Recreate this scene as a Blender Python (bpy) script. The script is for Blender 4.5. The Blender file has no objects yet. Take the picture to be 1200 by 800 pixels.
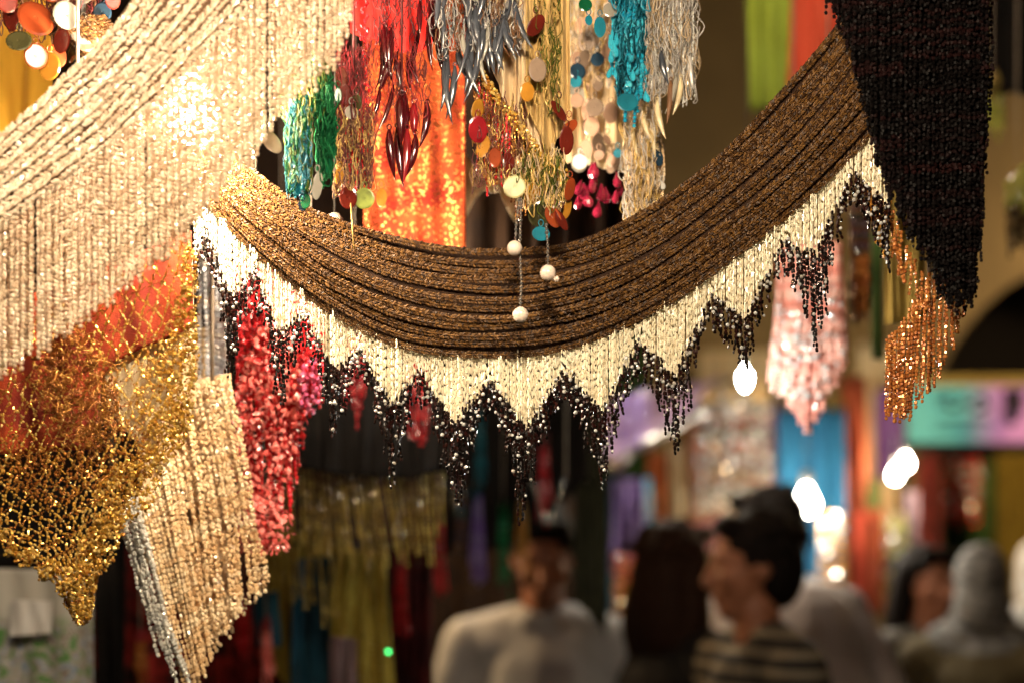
import bpy, math, random
import numpy as np
from mathutils import Vector, Matrix

# ------------------------------------------------------------------ camera, world, light, exposure
SC = bpy.context.scene
COL = SC.collection
F = 1200 * 50 / 36.0          # focal length in photograph pixels (50 mm lens)
EYE = 1.60                    # camera height
HOR = 660.0                   # row of the horizon in the photograph
cam_d = bpy.data.cameras.new('camera'); cam = bpy.data.objects.new('camera', cam_d); COL.objects.link(cam)
cam.location = (0, 0, EYE); cam.rotation_euler = (math.radians(90), 0, 0)
cam_d.lens = 50; cam_d.sensor_width = 36; cam_d.shift_y = (HOR - 400) / 1200.0
cam_d.clip_start = 0.02; cam_d.clip_end = 400
cam_d.dof.use_dof = True; cam_d.dof.focus_distance = 1.27; cam_d.dof.aperture_fstop = 2.4
SC.camera = cam
W = bpy.data.worlds.new('World'); SC.world = W; W.use_nodes = True
nt = W.node_tree; bg = nt.nodes['Background']
sky = nt.nodes.new('ShaderNodeTexSky'); sky.sky_type = 'NISHITA'; sky.sun_disc = False
sky.sun_elevation = math.radians(-2); sky.sun_rotation = math.radians(200)
nt.links.new(sky.outputs[0], bg.inputs[0]); bg.inputs[1].default_value = 0.05
sd = bpy.data.lights.new('sun', 'SUN'); sun = bpy.data.objects.new('sun', sd); COL.objects.link(sun)
sd.energy = 0.02; sd.angle = math.radians(10); sd.color = (1, .8, .6)
sun.rotation_euler = (math.radians(60), 0, math.radians(200)); sun.location = (0, -5, 8)
SC.view_settings.view_transform = 'Standard'; SC.view_settings.look = 'None'
SC.view_settings.exposure = 0.75; SC.view_settings.gamma = 1
SC.render.engine = 'CYCLES'
SC.cycles.use_denoising = True
SC.cycles.sample_clamp_indirect = 3.0; SC.cycles.sample_clamp_direct = 60.0
SC.cycles.max_bounces = 6; SC.cycles.caustics_reflective = False; SC.cycles.caustics_refractive = False
SC.cycles.transparent_max_bounces = 12

KEY = (1.0, .80, .56)        # tungsten-like lamp colour

rng = np.random.default_rng(7); random.seed(7)

def P(px, py, D):
    return np.array([(px - 600) / F * D, D, EYE + (HOR - py) / F * D])
def MM(px, D): return px / F * D      # a length in photograph pixels at depth D

# ------------------------------------------------------------------ mesh helpers
class MB:
    def __init__(s): s.v = []; s.lv = []; s.sz = []; s.mi = []; s.sm = []; s.n = 0
    def add(s, v, lv, sz, mi=0, smooth=False):
        s.v.append(np.asarray(v, float)); s.lv.append(np.asarray(lv, np.int64) + s.n)
        s.sz.append(np.asarray(sz, np.int64)); k = len(sz)
        s.mi.append(np.full(k, mi)); s.sm.append(np.full(k, smooth)); s.n += len(v)
    def inst(s, T, pos, frames, scale, mi=0, smooth=False):
        """T=(verts, loops, sizes); pos (n,3); frames (n,3,3) columns = axes; scale (n,3)"""
        pos = np.asarray(pos); n = len(pos)
        if n == 0: return
        tv, tl, ts = T; k = len(tv)
        v = tv[None] * np.asarray(scale)[:, None, :]
        v = np.einsum('nij,nkj->nki', frames, v) + pos[:, None, :]
        lv = (tl[None] + (np.arange(n) * k)[:, None]).ravel()
        s.add(v.reshape(-1, 3), lv, np.tile(ts, n), mi, smooth)
    def mesh(s, name, off=(0, 0, 0)):
        me = bpy.data.meshes.new(name)
        if not s.v: return me
        v = np.concatenate(s.v) - np.asarray(off); lv = np.concatenate(s.lv); sz = np.concatenate(s.sz)
        me.vertices.add(len(v)); me.vertices.foreach_set('co', v.ravel().astype(np.float32))
        me.loops.add(len(lv)); me.loops.foreach_set('vertex_index', lv.astype(np.int32))
        me.polygons.add(len(sz))
        st = np.concatenate([[0], np.cumsum(sz)[:-1]])
        me.polygons.foreach_set('loop_start', st.astype(np.int32))
        me.polygons.foreach_set('material_index', np.concatenate(s.mi).astype(np.int32))
        me.polygons.foreach_set('use_smooth', np.concatenate(s.sm).astype(bool))
        me.update(calc_edges=True); me.validate()
        return me

def lathe_T(prof, n):
    """closed lathe along z from (r,z) profile whose ends have r=0"""
    v = [(0, 0, prof[0][1])]; a = np.arange(n) * 2 * math.pi / n
    for r, z in prof[1:-1]: v += [(r * math.cos(t), r * math.sin(t), z) for t in a]
    v.append((0, 0, prof[-1][1])); m = len(prof) - 2; L = []; S = []
    for i in range(n):
        j = (i + 1) % n
        L += [0, 1 + j, 1 + i]; S.append(3)
        for k in range(m - 1):
            L += [1 + k * n + i, 1 + k * n + j, 1 + (k + 1) * n + j, 1 + (k + 1) * n + i]; S.append(4)
        L += [1 + (m - 1) * n + i, 1 + (m - 1) * n + j, len(v) - 1]; S.append(3)
    return np.array(v, float), np.array(L), np.array(S)
BEAD = lathe_T([(0, -1), (.85, -.55), (.85, .55), (0, 1)], 5)
RND = lathe_T([(0, -1), (.75, -.66), (1, 0), (.75, .66), (0, 1)], 7)
SPH = lathe_T([(0, -1)] + [(math.sin(t), -math.cos(t)) for t in np.linspace(0, math.pi, 9)[1:-1]] + [(0, 1)], 12)
DISC = lathe_T([(0, .005), (.10, .005), (.13, .03), (.86, .035), (1, -.015), (.95, -.045), (0, -.045)], 18)
DROP = lathe_T([(0, -1), (.55, -.86), (.9, -.5), (.8, 0), (.35, .6), (.14, .95), (0, 1)], 8)
PETAL = (np.array([(0, 0, 0), (.5, .15, .5), (0, .35, 1), (-.5, .15, .5), (0, -.1, .5), (0, .28, .48)]),
         np.array([0, 1, 4, 1, 2, 4, 2, 3, 4, 3, 0, 4, 1, 0, 5, 2, 1, 5, 3, 2, 5, 0, 3, 5]), np.array([3] * 8))

def unit(v):
    v = np.asarray(v, float); return v / (np.linalg.norm(v, axis=-1, keepdims=True) + 1e-12)
def frames_z(t, twist=None):
    """frames whose z axis is t (n,3)"""
    t = unit(t); n = len(t)
    ref = np.where(np.abs(t[:, 1:2]) < .9, np.array([[0, 1., 0]]), np.array([[1., 0, 0]]))
    x = unit(np.cross(ref, t)); y = np.cross(t, x)
    if twist is not None:
        c, s = np.cos(twist)[:, None], np.sin(twist)[:, None]
        x, y = x * c + y * s, -x * s + y * c
    return np.stack([x, y, t], axis=2)
def rot_frames(n, amount=math.pi):
    """random frames"""
    return frames_z(unit(rng.normal(size=(n, 3))), rng.uniform(0, 6.28, n))
def resample(pts, step):
    pts = np.asarray(pts, float); d = np.linalg.norm(np.diff(pts, axis=0), axis=1)
    s = np.concatenate([[0], np.cumsum(d)]); n = max(2, int(s[-1] / step) + 1)
    q = np.linspace(0, s[-1], n)
    return np.stack([np.interp(q, s, pts[:, i]) for i in range(pts.shape[1])], 1)
def smooth_curve(pts, n):
    """Catmull-Rom through pts, n samples"""
    p = np.asarray(pts, float); p = np.vstack([2 * p[0] - p[1], p, 2 * p[-1] - p[-2]])
    m = len(p) - 3; out = []
    for q in np.linspace(0, m - 1e-9, n):
        i = int(q); t = q - i; a, b, c, d = p[i:i + 4]
        out.append(.5 * (2 * b + (c - a) * t + (2 * a - 5 * b + 4 * c - d) * t * t + (3 * b - a - 3 * c + d) * t ** 3))
    return np.array(out)
def tube(mb, pts, r, n=5, mi=0, smooth=True, caps=True):
    pts = np.asarray(pts, float); m = len(pts)
    r = np.broadcast_to(np.asarray(r, float), (m,))
    t = np.gradient(pts, axis=0); Fm = frames_z(t)
    a = np.arange(n) * 2 * math.pi / n
    ring = np.stack([np.cos(a), np.sin(a), np.zeros(n)], 1)
    v = (np.einsum('mij,kj->mki', Fm, ring) * r[:, None, None] + pts[:, None]).reshape(-1, 3)
    L = []; S = []
    for k in range(m - 1):
        for i in range(n):
            j = (i + 1) % n
            L += [k * n + i, k * n + j, (k + 1) * n + j, (k + 1) * n + i]; S.append(4)
    if caps:
        L += list(range(n))[::-1]; S.append(n); L += [(m - 1) * n + i for i in range(n)]; S.append(n)
    mb.add(v, L, S, mi, smooth)
def box(mb, lo, hi, mi=0, bev=0.0):
    lo = np.array(lo, float); hi = np.array(hi, float)
    if bev <= 0:
        v = [[(lo, hi)[i][0], (lo, hi)[j][1], (lo, hi)[k][2]] for i in (0, 1) for j in (0, 1) for k in (0, 1)]
        L = [0, 1, 3, 2, 4, 6, 7, 5, 0, 4, 5, 1, 2, 3, 7, 6, 0, 2, 6, 4, 1, 5, 7, 3]
        mb.add(v, L, [4] * 6, mi); return
    b = bev; v = []; L = []; S = []
    # octagonal prism along z: enough of a bevel for posts and rails
    for z in (lo[2], hi[2]):
        v += [(lo[0] + b, lo[1], z), (hi[0] - b, lo[1], z), (hi[0], lo[1] + b, z), (hi[0], hi[1] - b, z),
              (hi[0] - b, hi[1], z), (lo[0] + b, hi[1], z), (lo[0], hi[1] - b, z), (lo[0], lo[1] + b, z)]
    for i in range(8):
        j = (i + 1) % 8; L += [i, j, 8 + j, 8 + i]; S.append(4)
    L += list(range(8))[::-1]; S.append(8); L += list(range(8, 16)); S.append(8)
    mb.add(v, L, S, mi)

# ------------------------------------------------------------------ object helpers
OFF = {}
def tag(o, label=None, cat=None, group=None, kind=None):
    if label: o['label'] = label
    if cat: o['category'] = cat
    if group: o['group'] = group
    if kind: o['kind'] = kind
    return o
def thing(name, label, cat, loc, group=None):
    o = bpy.data.objects.new(name, None); COL.objects.link(o); o.empty_display_size = .02
    o.location = tuple(loc); OFF[o.name] = np.array(loc, float)
    return tag(o, label, cat, group)
def part(name, mb, mats, parent, kind=None, label=None):
    off = OFF[parent.name]; me = mb.mesh(name, off)
    o = bpy.data.objects.new(name, me); COL.objects.link(o); o.parent = parent; OFF[o.name] = off
    for m in (mats if isinstance(mats, (list, tuple)) else [mats]): me.materials.append(M[m])
    return tag(o, label=label, kind=kind)
def single(name, mb, mats, label, cat, group=None, kind=None):
    me = mb.mesh(name); o = bpy.data.objects.new(name, me); COL.objects.link(o)
    for m in (mats if isinstance(mats, (list, tuple)) else [mats]): me.materials.append(M[m])
    OFF[o.name] = np.zeros(3)
    return tag(o, label, cat, group, kind)
def struct(name, mb, mats):
    return single(name, mb, mats, None, None, kind='structure')

# ------------------------------------------------------------------ materials
M = {}
def _new(name):
    m = bpy.data.materials.new(name); m.use_nodes = True; M[name] = m
    t = m.node_tree; return m, t, t.nodes['Principled BSDF']
def bead_mat(name, cols, rough=.22, metal=0.0, spec=.6, coat=0.0, trans=0.0):
    """colour picked per bead out of cols"""
    m, t, b = _new(name); g = t.nodes.new('ShaderNodeNewGeometry'); r = t.nodes.new('ShaderNodeValToRGB')
    e = r.color_ramp.elements
    while len(e) < len(cols): e.new(.5)
    for i, c in enumerate(cols): e[i].position = i / max(1, len(cols) - 1); e[i].color = (*c, 1)
    t.links.new(g.outputs['Random Per Island'], r.inputs[0]); t.links.new(r.outputs[0], b.inputs['Base Color'])
    b.inputs['Roughness'].default_value = rough; b.inputs['Metallic'].default_value = metal
    b.inputs['Specular IOR Level'].default_value = spec; b.inputs['Coat Weight'].default_value = coat
    b.inputs['Coat Roughness'].default_value = .08
    if trans > 0:
        tr = t.nodes.new('ShaderNodeBsdfTranslucent'); t.links.new(r.outputs[0], tr.inputs[0])
        ms = t.nodes.new('ShaderNodeMixShader'); ms.inputs[0].default_value = trans
        t.links.new(b.outputs[0], ms.inputs[1]); t.links.new(tr.outputs[0], ms.inputs[2]); t.links.new(ms.outputs[0], t.nodes['Material Output'].inputs[0])
    return m
def cloth_mat(name, c1, c2=None, scale=25, rough=.8, sheen=.06, glitter=0.0, gcol=(1, .8, .5), weave=900, trans=0.0, stretch=(1, 1, 1)):
    m, t, b = _new(name); c2 = c2 or tuple(x * .6 for x in c1)
    tc = t.nodes.new('ShaderNodeTexCoord'); mp = t.nodes.new('ShaderNodeMapping'); mp.inputs['Scale'].default_value = stretch
    n = t.nodes.new('ShaderNodeTexNoise'); n.inputs['Scale'].default_value = scale; n.inputs['Detail'].default_value = 6
    r = t.nodes.new('ShaderNodeValToRGB'); e = r.color_ramp.elements
    e[0].position = .36; e[1].position = .64; e[0].color = (*c2, 1); e[1].color = (*c1, 1)
    t.links.new(tc.outputs['Object'], mp.inputs[0]); t.links.new(mp.outputs[0], n.inputs['Vector'])
    t.links.new(n.outputs[0], r.inputs[0]); col = r.outputs[0]
    b.inputs['Roughness'].default_value = rough; b.inputs['Sheen Weight'].default_value = sheen; b.inputs['Specular IOR Level'].default_value = .2
    if glitter > 0:
        v = t.nodes.new('ShaderNodeTexVoronoi'); v.inputs['Scale'].default_value = 420
        t.links.new(tc.outputs['Object'], v.inputs['Vector'])
        mt = t.nodes.new('ShaderNodeMath'); mt.operation = 'LESS_THAN'; mt.inputs[1].default_value = glitter
        sp = t.nodes.new('ShaderNodeSeparateColor'); t.links.new(v.outputs['Color'], sp.inputs[0]); t.links.new(sp.outputs[0], mt.inputs[0])
        mx = t.nodes.new('ShaderNodeMixRGB'); mx.inputs[2].default_value = (*gcol, 1)
        t.links.new(mt.outputs[0], mx.inputs[0]); t.links.new(col, mx.inputs[1]); col = mx.outputs[0]
        t.links.new(mt.outputs[0], b.inputs['Metallic'])
        rr = t.nodes.new('ShaderNodeMapRange'); rr.inputs[3].default_value = rough; rr.inputs[4].default_value = .3
        t.links.new(mt.outputs[0], rr.inputs[0]); t.links.new(rr.outputs[0], b.inputs['Roughness'])
    t.links.new(col, b.inputs['Base Color'])
    w = t.nodes.new('ShaderNodeTexNoise'); w.inputs['Scale'].default_value = weave; w.inputs['Detail'].default_value = 2
    t.links.new(tc.outputs['Object'], w.inputs['Vector'])
    bp = t.nodes.new('ShaderNodeBump'); bp.inputs['Strength'].default_value = .35; bp.inputs['Distance'].default_value = .002
    t.links.new(w.outputs[0], bp.inputs['Height']); t.links.new(bp.outputs[0], b.inputs['Normal'])
    if trans > 0:
        tr = t.nodes.new('ShaderNodeBsdfTranslucent'); t.links.new(col, tr.inputs[0])
        ms = t.nodes.new('ShaderNodeMixShader'); ms.inputs[0].default_value = trans
        t.links.new(b.outputs[0], ms.inputs[1]); t.links.new(tr.outputs[0], ms.inputs[2])
        t.links.new(ms.outputs[0], t.nodes['Material Output'].inputs[0])
    return m
def solid(name, c, rough=.5, metal=0.0, spec=.5, trans=0.0, noise=.25, scale=40):
    m, t, b = _new(name)
    tc = t.nodes.new('ShaderNodeTexCoord'); n = t.nodes.new('ShaderNodeTexNoise'); n.inputs['Scale'].default_value = scale
    n.inputs['Detail'].default_value = 4; t.links.new(tc.outputs['Object'], n.inputs['Vector'])
    r = t.nodes.new('ShaderNodeValToRGB'); e = r.color_ramp.elements; e[0].position = .3; e[1].position = .7
    e[0].color = (*[x * (1 - noise) for x in c], 1); e[1].color = (*[min(1, x * (1 + noise)) for x in c], 1)
    t.links.new(n.outputs[0], r.inputs[0]); t.links.new(r.outputs[0], b.inputs['Base Color'])
    b.inputs['Roughness'].default_value = rough; b.inputs['Metallic'].default_value = metal
    b.inputs['Specular IOR Level'].default_value = spec; b.inputs['Transmission Weight'].default_value = trans
    return m
def emit(name, c, strength):
    m, t, b = _new(name); b.inputs['Base Color'].default_value = (*c, 1)
    b.inputs['Emission Color'].default_value = (*c, 1); b.inputs['Emission Strength'].default_value = strength
    return m
def stripe_mat(name, axis, period, duty, c1, c2, rough=.85):
    m, t, b = _new(name); tc = t.nodes.new('ShaderNodeTexCoord'); s = t.nodes.new('ShaderNodeSeparateXYZ')
    t.links.new(tc.outputs['Object'], s.inputs[0])
    ml = t.nodes.new('ShaderNodeMath'); ml.operation = 'MULTIPLY'; ml.inputs[1].default_value = 1 / period
    fr = t.nodes.new('ShaderNodeMath'); fr.operation = 'FRACT'; lt = t.nodes.new('ShaderNodeMath'); lt.operation = 'LESS_THAN'; lt.inputs[1].default_value = duty
    t.links.new(s.outputs[axis], ml.inputs[0]); t.links.new(ml.outputs[0], fr.inputs[0]); t.links.new(fr.outputs[0], lt.inputs[0])
    mx = t.nodes.new('ShaderNodeMixRGB'); mx.inputs[1].default_value = (*c2, 1); mx.inputs[2].default_value = (*c1, 1)
    t.links.new(lt.outputs[0], mx.inputs[0]); t.links.new(mx.outputs[0], b.inputs['Base Color']); b.inputs['Roughness'].default_value = rough
    return m

bead_mat('cream_bead', [(.54, .39, .26), (.74, .59, .42), (.92, .82, .64), (.62, .46, .32)], rough=.2, coat=.4, trans=.4)
bead_mat('cream_fringe', [(.78, .66, .44), (.88, .80, .60), (.92, .88, .70)], rough=.2, coat=.3, trans=.2)
bead_mat('sparkle_bead', [(.5, .45, .38), (.8, .8, .78), (.9, .9, .88)], rough=.12, metal=.5, coat=.5)  # pale beads that stand in for glints on the darker beads
bead_mat('black_bead', [(.0015, .001, .001), (.003, .002, .002), (.008, .003, .002), (.02, .005, .004)], rough=.25, spec=.22)
bead_mat('jet_bead', [(.002, .0015, .0015), (.004, .003, .003), (.012, .004, .004)], rough=.5, spec=.05)
bead_mat('brown_bead', [(.020, .008, .002), (.050, .022, .006), (.085, .039, .010), (.12, .058, .015)], rough=.5, spec=.22)
bead_mat('gold_bead', [(.50, .24, .03), (.80, .48, .08), (.92, .68, .22), (.55, .22, .03)], rough=.24, metal=.6)
bead_mat('oldgold_bead', [(.22, .06, .012), (.42, .16, .03), (.6, .3, .06)], rough=.25, metal=.6)
bead_mat('beige_bead', [(.62, .40, .20), (.76, .55, .32), (.84, .68, .45)], rough=.22, coat=.3)
bead_mat('silver_bead', [(.6, .6, .56), (.8, .8, .75), (.85, .8, .7)], rough=.15, metal=.3, coat=.5)
bead_mat('greyblue_bead', [(.5, .53, .6), (.7, .7, .74), (.8, .72, .62)], rough=.25, coat=.3)
bead_mat('red_bead', [(.38, .008, .012), (.6, .018, .025), (.75, .05, .055)], rough=.25, coat=.3)
bead_mat('darkred_bead', [(.10, .003, .005), (.2, .006, .01), (.28, .02, .02)], rough=.25, coat=.2)
bead_mat('coral_bead', [(.72, .09, .08), (.88, .20, .17), (.95, .38, .34)], rough=.3, coat=.3)
bead_mat('pinkrose_bead', [(.6, .08, .2), (.7, .15, .3)], rough=.3, coat=.3)
bead_mat('pink_bead', [(.72, .26, .20), (.82, .38, .30), (.88, .55, .45)], rough=.2, coat=.6)
bead_mat('copper_bead', [(.28, .075, .018), (.45, .15, .035), (.6, .25, .06)], rough=.22, metal=.35, coat=.3)
bead_mat('amber_bead', [(.5, .22, .03), (.65, .33, .06)], rough=.2, coat=.4)
bead_mat('olive_bead', [(.20, .14, .03), (.36, .26, .06), (.5, .38, .1)], rough=.25, coat=.3)
bead_mat('lime_bead', [(.25, .3, .03), (.4, .45, .06), (.5, .45, .12)], rough=.2, coat=.4)
bead_mat('mixed_dark', [(.12, .01, .01), (.02, .06, .05), (.03, .03, .08), (.15, .06, .01), (.02, .01, .01)], rough=.25, coat=.3)
bead_mat('mixed_far', [(.3, .2, .1), (.3, .1, .1), (.14, .14, .12), (.6, .5, .4), (.12, .09, .03)], rough=.15, coat=.5)
bead_mat('green_bead', [(.005, .09, .03), (.01, .18, .06), (.03, .30, .12)], rough=.15, coat=.5)
bead_mat('teal_bead', [(.004, .05, .07), (.008, .10, .14), (.02, .2, .26)], rough=.3, spec=.2)
bead_mat('turq_bead', [(.01, .22, .36), (.02, .36, .52), (.10, .55, .66)], rough=.12, coat=.6)
bead_mat('purple_bead', [(.12, .05, .3), (.2, .1, .42), (.3, .25, .5)], rough=.3)
bead_mat('magenta_bead', [(.10, .004, .012), (.2, .008, .03), (.32, .03, .07)], rough=.1, coat=.7)
bead_mat('steel_bead', [(.5, .5, .5), (.75, .74, .72)], rough=.18, metal=.9)
solid('pearl', (.66, .54, .45), rough=.22, noise=.04)
solid('red_horn', (.06, .003, .005), rough=.14, spec=.8, noise=.3)
solid('redbright_horn', (.22, .010, .014), rough=.16, spec=.8)
solid('grey_horn', (.045, .05, .062), rough=.16, spec=.8, noise=.4)
solid('ivory_horn', (.62, .50, .30), rough=.25)
solid('lime_sequin', (.20, .24, .045), rough=.28, spec=.8, noise=.4, scale=120)
solid('olive_sequin', (.36, .32, .15), rough=.28, noise=.35, scale=120)
solid('darkolive_sequin', (.035, .032, .012), rough=.15, spec=.9)
solid('amber_sequin', (.34, .15, .018), rough=.16, spec=.8)
solid('maroon_sequin', (.085, .010, .006), rough=.14, spec=.8)
solid('rust_sequin', (.20, .035, .010), rough=.16, spec=.8)
solid('milk_sequin', (.26, .24, .20), rough=.2)
solid('taupe_sequin', (.20, .14, .10), rough=.18)
solid('navy_sequin', (.015, .035, .06), rough=.15, spec=.8)
solid('teal_sequin', (.012, .14, .20), rough=.15, spec=.8)
solid('green_sequin', (.005, .075, .03), rough=.15, spec=.8)
solid('white_sequin', (.6, .58, .54), rough=.12)
solid('peach_sequin', (.36, .22, .15), rough=.2)
solid('red_yarn', (.26, .008, .012), rough=.6); solid('darkred_yarn', (.09, .005, .006), rough=.6)
solid('green_yarn', (.004, .075, .024), rough=.65, spec=.08); solid('moss_yarn', (.06, .075, .010), rough=.65, spec=.08)
solid('gold_yarn', (.50, .33, .10), rough=.35, metal=.4); solid('tan_yarn', (.45, .33, .2), rough=.6)
solid('silver_yarn', (.50, .47, .44), rough=.4, metal=.3); solid('teal_yarn', (.005, .07, .10), rough=.65, spec=.08)
solid('turq_yarn', (.010, .22, .33), rough=.35); solid('brown_yarn', (.16, .07, .025), rough=.6)
solid('grey_yarn', (.32, .30, .28), rough=.5)
cloth_mat('yellow_cloth', (.80, .46, .05), (.72, .40, .04), scale=6, trans=.35)
cloth_mat('orange_cloth', (.26, .030, .003), (.13, .007, .001), scale=30, trans=.15)
cloth_mat('orangeglow_cloth', (.40, .065, .014), (.22, .012, .004), scale=30, glitter=.22, gcol=(1, .35, .1), trans=.2)
cloth_mat('red_cloth', (.55, .02, .015), (.40, .012, .010), scale=40)
cloth_mat('cream_cloth', (.86, .74, .50), (.78, .62, .38), scale=30, trans=.25)
cloth_mat('ivory_cloth', (.80, .66, .44), (.66, .46, .24), scale=26, stretch=(1, 1, .35), trans=.3, rough=.5)
cloth_mat('ivory2_cloth', (.62, .43, .18), (.42, .26, .08), scale=26, stretch=(1, 1, .35), trans=.2, rough=.5)
cloth_mat('black_cloth', (.008, .006, .005), (.004, .003, .003), scale=20, sheen=0)
cloth_mat('brownblack_cloth', (.03, .014, .006), (.012, .006, .004), scale=20, sheen=0)
cloth_mat('brown_back', (.03, .013, .005), (.02, .008, .003), scale=60, sheen=0)
cloth_mat('rope_back', (.16, .09, .05), (.10, .055, .03), scale=60, sheen=0)  # darkened colour puts shade into the gaps between the ropes
cloth_mat('tan_back', (.55, .40, .25), (.42, .28, .16), scale=60, sheen=0)
cloth_mat('olive_cloth', (.30, .22, .03), (.22, .15, .02), scale=12)
cloth_mat('mustard_cloth', (.40, .31, .05), (.28, .20, .03), scale=16, glitter=.05, gcol=(.7, .6, .2))
cloth_mat('teal_cloth', (.01, .07, .11), (.006, .04, .07), scale=12)
cloth_mat('blue_cloth', (.012, .10, .19), (.006, .055, .12), scale=10, stretch=(4, 4, .3), trans=.15)
cloth_mat('mauve_cloth', (.22, .15, .16), (.16, .10, .11), scale=10)
cloth_mat('darkred_cloth', (.10, .010, .008), (.03, .004, .004), scale=25)
cloth_mat('redblack_cloth', (.30, .02, .015), (.02, .006, .005), scale=34)
cloth_mat('greencloth', (.30, .38, .05), (.24, .30, .03), scale=8, trans=.3)
cloth_mat('tomato_cloth', (.72, .12, .06), (.6, .08, .04), scale=8, trans=.3)
cloth_mat('ochre_cloth', (.50, .37, .10), (.42, .30, .08), scale=30, trans=.2)
cloth_mat('lavender_cloth', (.52, .38, .55), (.42, .28, .48), scale=8, trans=.3)
cloth_mat('purple_cloth', (.16, .08, .34), (.35, .28, .42), scale=40)
cloth_mat('paleorange_cloth', (.65, .22, .06), (.55, .15, .04), scale=10)
cloth_mat('rust_cloth', (.42, .09, .03), (.25, .05, .02), scale=12)
cloth_mat('palecream_cloth', (.75, .62, .38), (.68, .52, .28), scale=10, trans=.2)
cloth_mat('darkgreen_cloth', (.02, .06, .015), (.012, .03, .008), scale=12)
cloth_mat('midgreen_cloth', (.10, .20, .05), (.05, .12, .03), scale=10)
cloth_mat('violet_cloth', (.25, .10, .28), (.18, .07, .2), scale=10)
cloth_mat('darkolive_cloth', (.05, .055, .03), (.02, .025, .012), scale=20)
cloth_mat('white_shirt', (.62, .62, .62), (.46, .46, .47), scale=9)
cloth_mat('dark_jacket', (.012, .010, .010), (.008, .007, .007), scale=10)
cloth_mat('olive_jacket', (.12, .095, .05), (.09, .07, .035), scale=12)
cloth_mat('grey_jacket', (.16, .15, .13), (.11, .10, .09), scale=12)
cloth_mat('trousers', (.03, .03, .035), (.02, .02, .025), scale=12)
cloth_mat('grey_scarf', (.30, .29, .28), (.08, .08, .08), scale=22, stretch=(1, 1, 2.5))
cloth_mat('white_scarf', (.6, .58, .55), (.45, .43, .4), scale=12)
stripe_mat('stripe_jersey', 2, .040, .40, (.22, .18, .12), (.016, .013, .012))
stripe_mat('pinstripe_shirt', 0, .020, .82, (.52, .46, .45), (.38, .31, .30))
solid('skin', (.34, .13, .065), rough=.5, noise=.1, scale=15)
solid('hair_dark', (.007, .004, .003), rough=.7, spec=.12, noise=.3, scale=80)
solid('hair_brown', (.025, .011, .006), rough=.7, spec=.12, noise=.3, scale=80)
solid('shoe', (.02, .015, .012), rough=.4)
solid('wood', (.16, .08, .035), rough=.6, noise=.4, scale=14)
solid('plaster', (.16, .12, .055), rough=.9, noise=.12, scale=3)
solid('plaster_brown', (.13, .08, .03), rough=.9, noise=.25, scale=2.2)
solid('stone_floor', (.14, .12, .10), rough=.8, noise=.3, scale=4)
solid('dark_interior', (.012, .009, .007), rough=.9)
solid('cord_mat', (.03, .025, .02), rough=.6); solid('socket_mat', (.3, .27, .22), rough=.4)
solid('thread', (.3, .24, .18), rough=.7); solid('metal', (.5, .48, .45), rough=.3, metal=1)
solid('sign_frame', (.42, .32, .08), rough=.5)

# ------------------------------------------------------------------ builders
def xi(pts):
    p = np.array(sorted(pts), float); return lambda x: np.interp(x, p[:, 0], p[:, 1])
def colsheet(top, bot, D, nu=40, nv=30, folds=3, amp=.01, thick=.0015, wob=.6, hem=0.0, seed=0, spread=0.0, mb=None, mi=0):
    """hanging cloth: columns between the curves top and bot (photograph pixels at depth D), folded in depth, closed shell"""
    r = np.random.default_rng(seed + 11); mb = mb or MB()
    ft, fb = xi(top), xi(bot)
    x0 = max(min(p[0] for p in top), min(p[0] for p in bot)); x1 = min(max(p[0] for p in top), max(p[0] for p in bot))
    u = np.linspace(0, 1, nu + 1); v = np.linspace(0, 1, nv + 1); xs = x0 + (x1 - x0) * u
    ph = r.uniform(0, 6.28, 4); yt, yb = ft(xs), fb(xs)
    if hem: yb = yb + hem * (np.sin(u * 23 + ph[0]) + r.normal(size=nu + 1) * .5)
    U, V = np.meshgrid(u, v, indexing='ij')
    PX = xs[:, None] + spread * (U - .5) * V; PY = yt[:, None] + (yb - yt)[:, None] * V
    dy = amp * (np.sin(6.283 * folds * U + ph[1] + wob * V * 3) * (.35 + .65 * V) + .4 * np.sin(6.283 * folds * 2.3 * U + ph[2] - wob * 4 * V) + .3 * np.sin(5 * V + ph[3] + 7 * U))
    Dd = D if np.isscalar(D) else np.interp(PX, [q[0] for q in D], [q[1] for q in D])
    X = (PX - 600) / F * Dd; Z = EYE + (HOR - PY) / F * Dd; Y = Dd + dy
    X = X + np.cos(6.283 * folds * U + ph[1]) * amp * .25 * V
    fr = np.stack([X, Y, Z], 2).reshape(-1, 3); bk = fr + np.array([0, thick, 0])
    n = (nu + 1) * (nv + 1); idx = np.arange(n).reshape(nu + 1, nv + 1)
    a, b, c, d = idx[:-1, :-1].ravel(), idx[1:, :-1].ravel(), idx[1:, 1:].ravel(), idx[:-1, 1:].ravel()
    L = [np.stack([a, d, c, b], 1), np.stack([a, b, c, d], 1) + n]
    rim = np.concatenate([idx[:, 0], idx[-1, 1:], idx[-2::-1, -1], idx[0, -2:0:-1]]); nx = np.roll(rim, -1)
    L.append(np.stack([rim, nx, nx + n, rim + n], 1))
    L = np.concatenate(L); mb.add(np.vstack([fr, bk]), L.ravel(), np.full(len(L), 4), mi, True)
    return mb
def cloth_thing(name, label, cat, mat, top, bot, D, group=None, **k):
    return single(name, colsheet(top, bot, D, **k), mat, label, cat, group)

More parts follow.
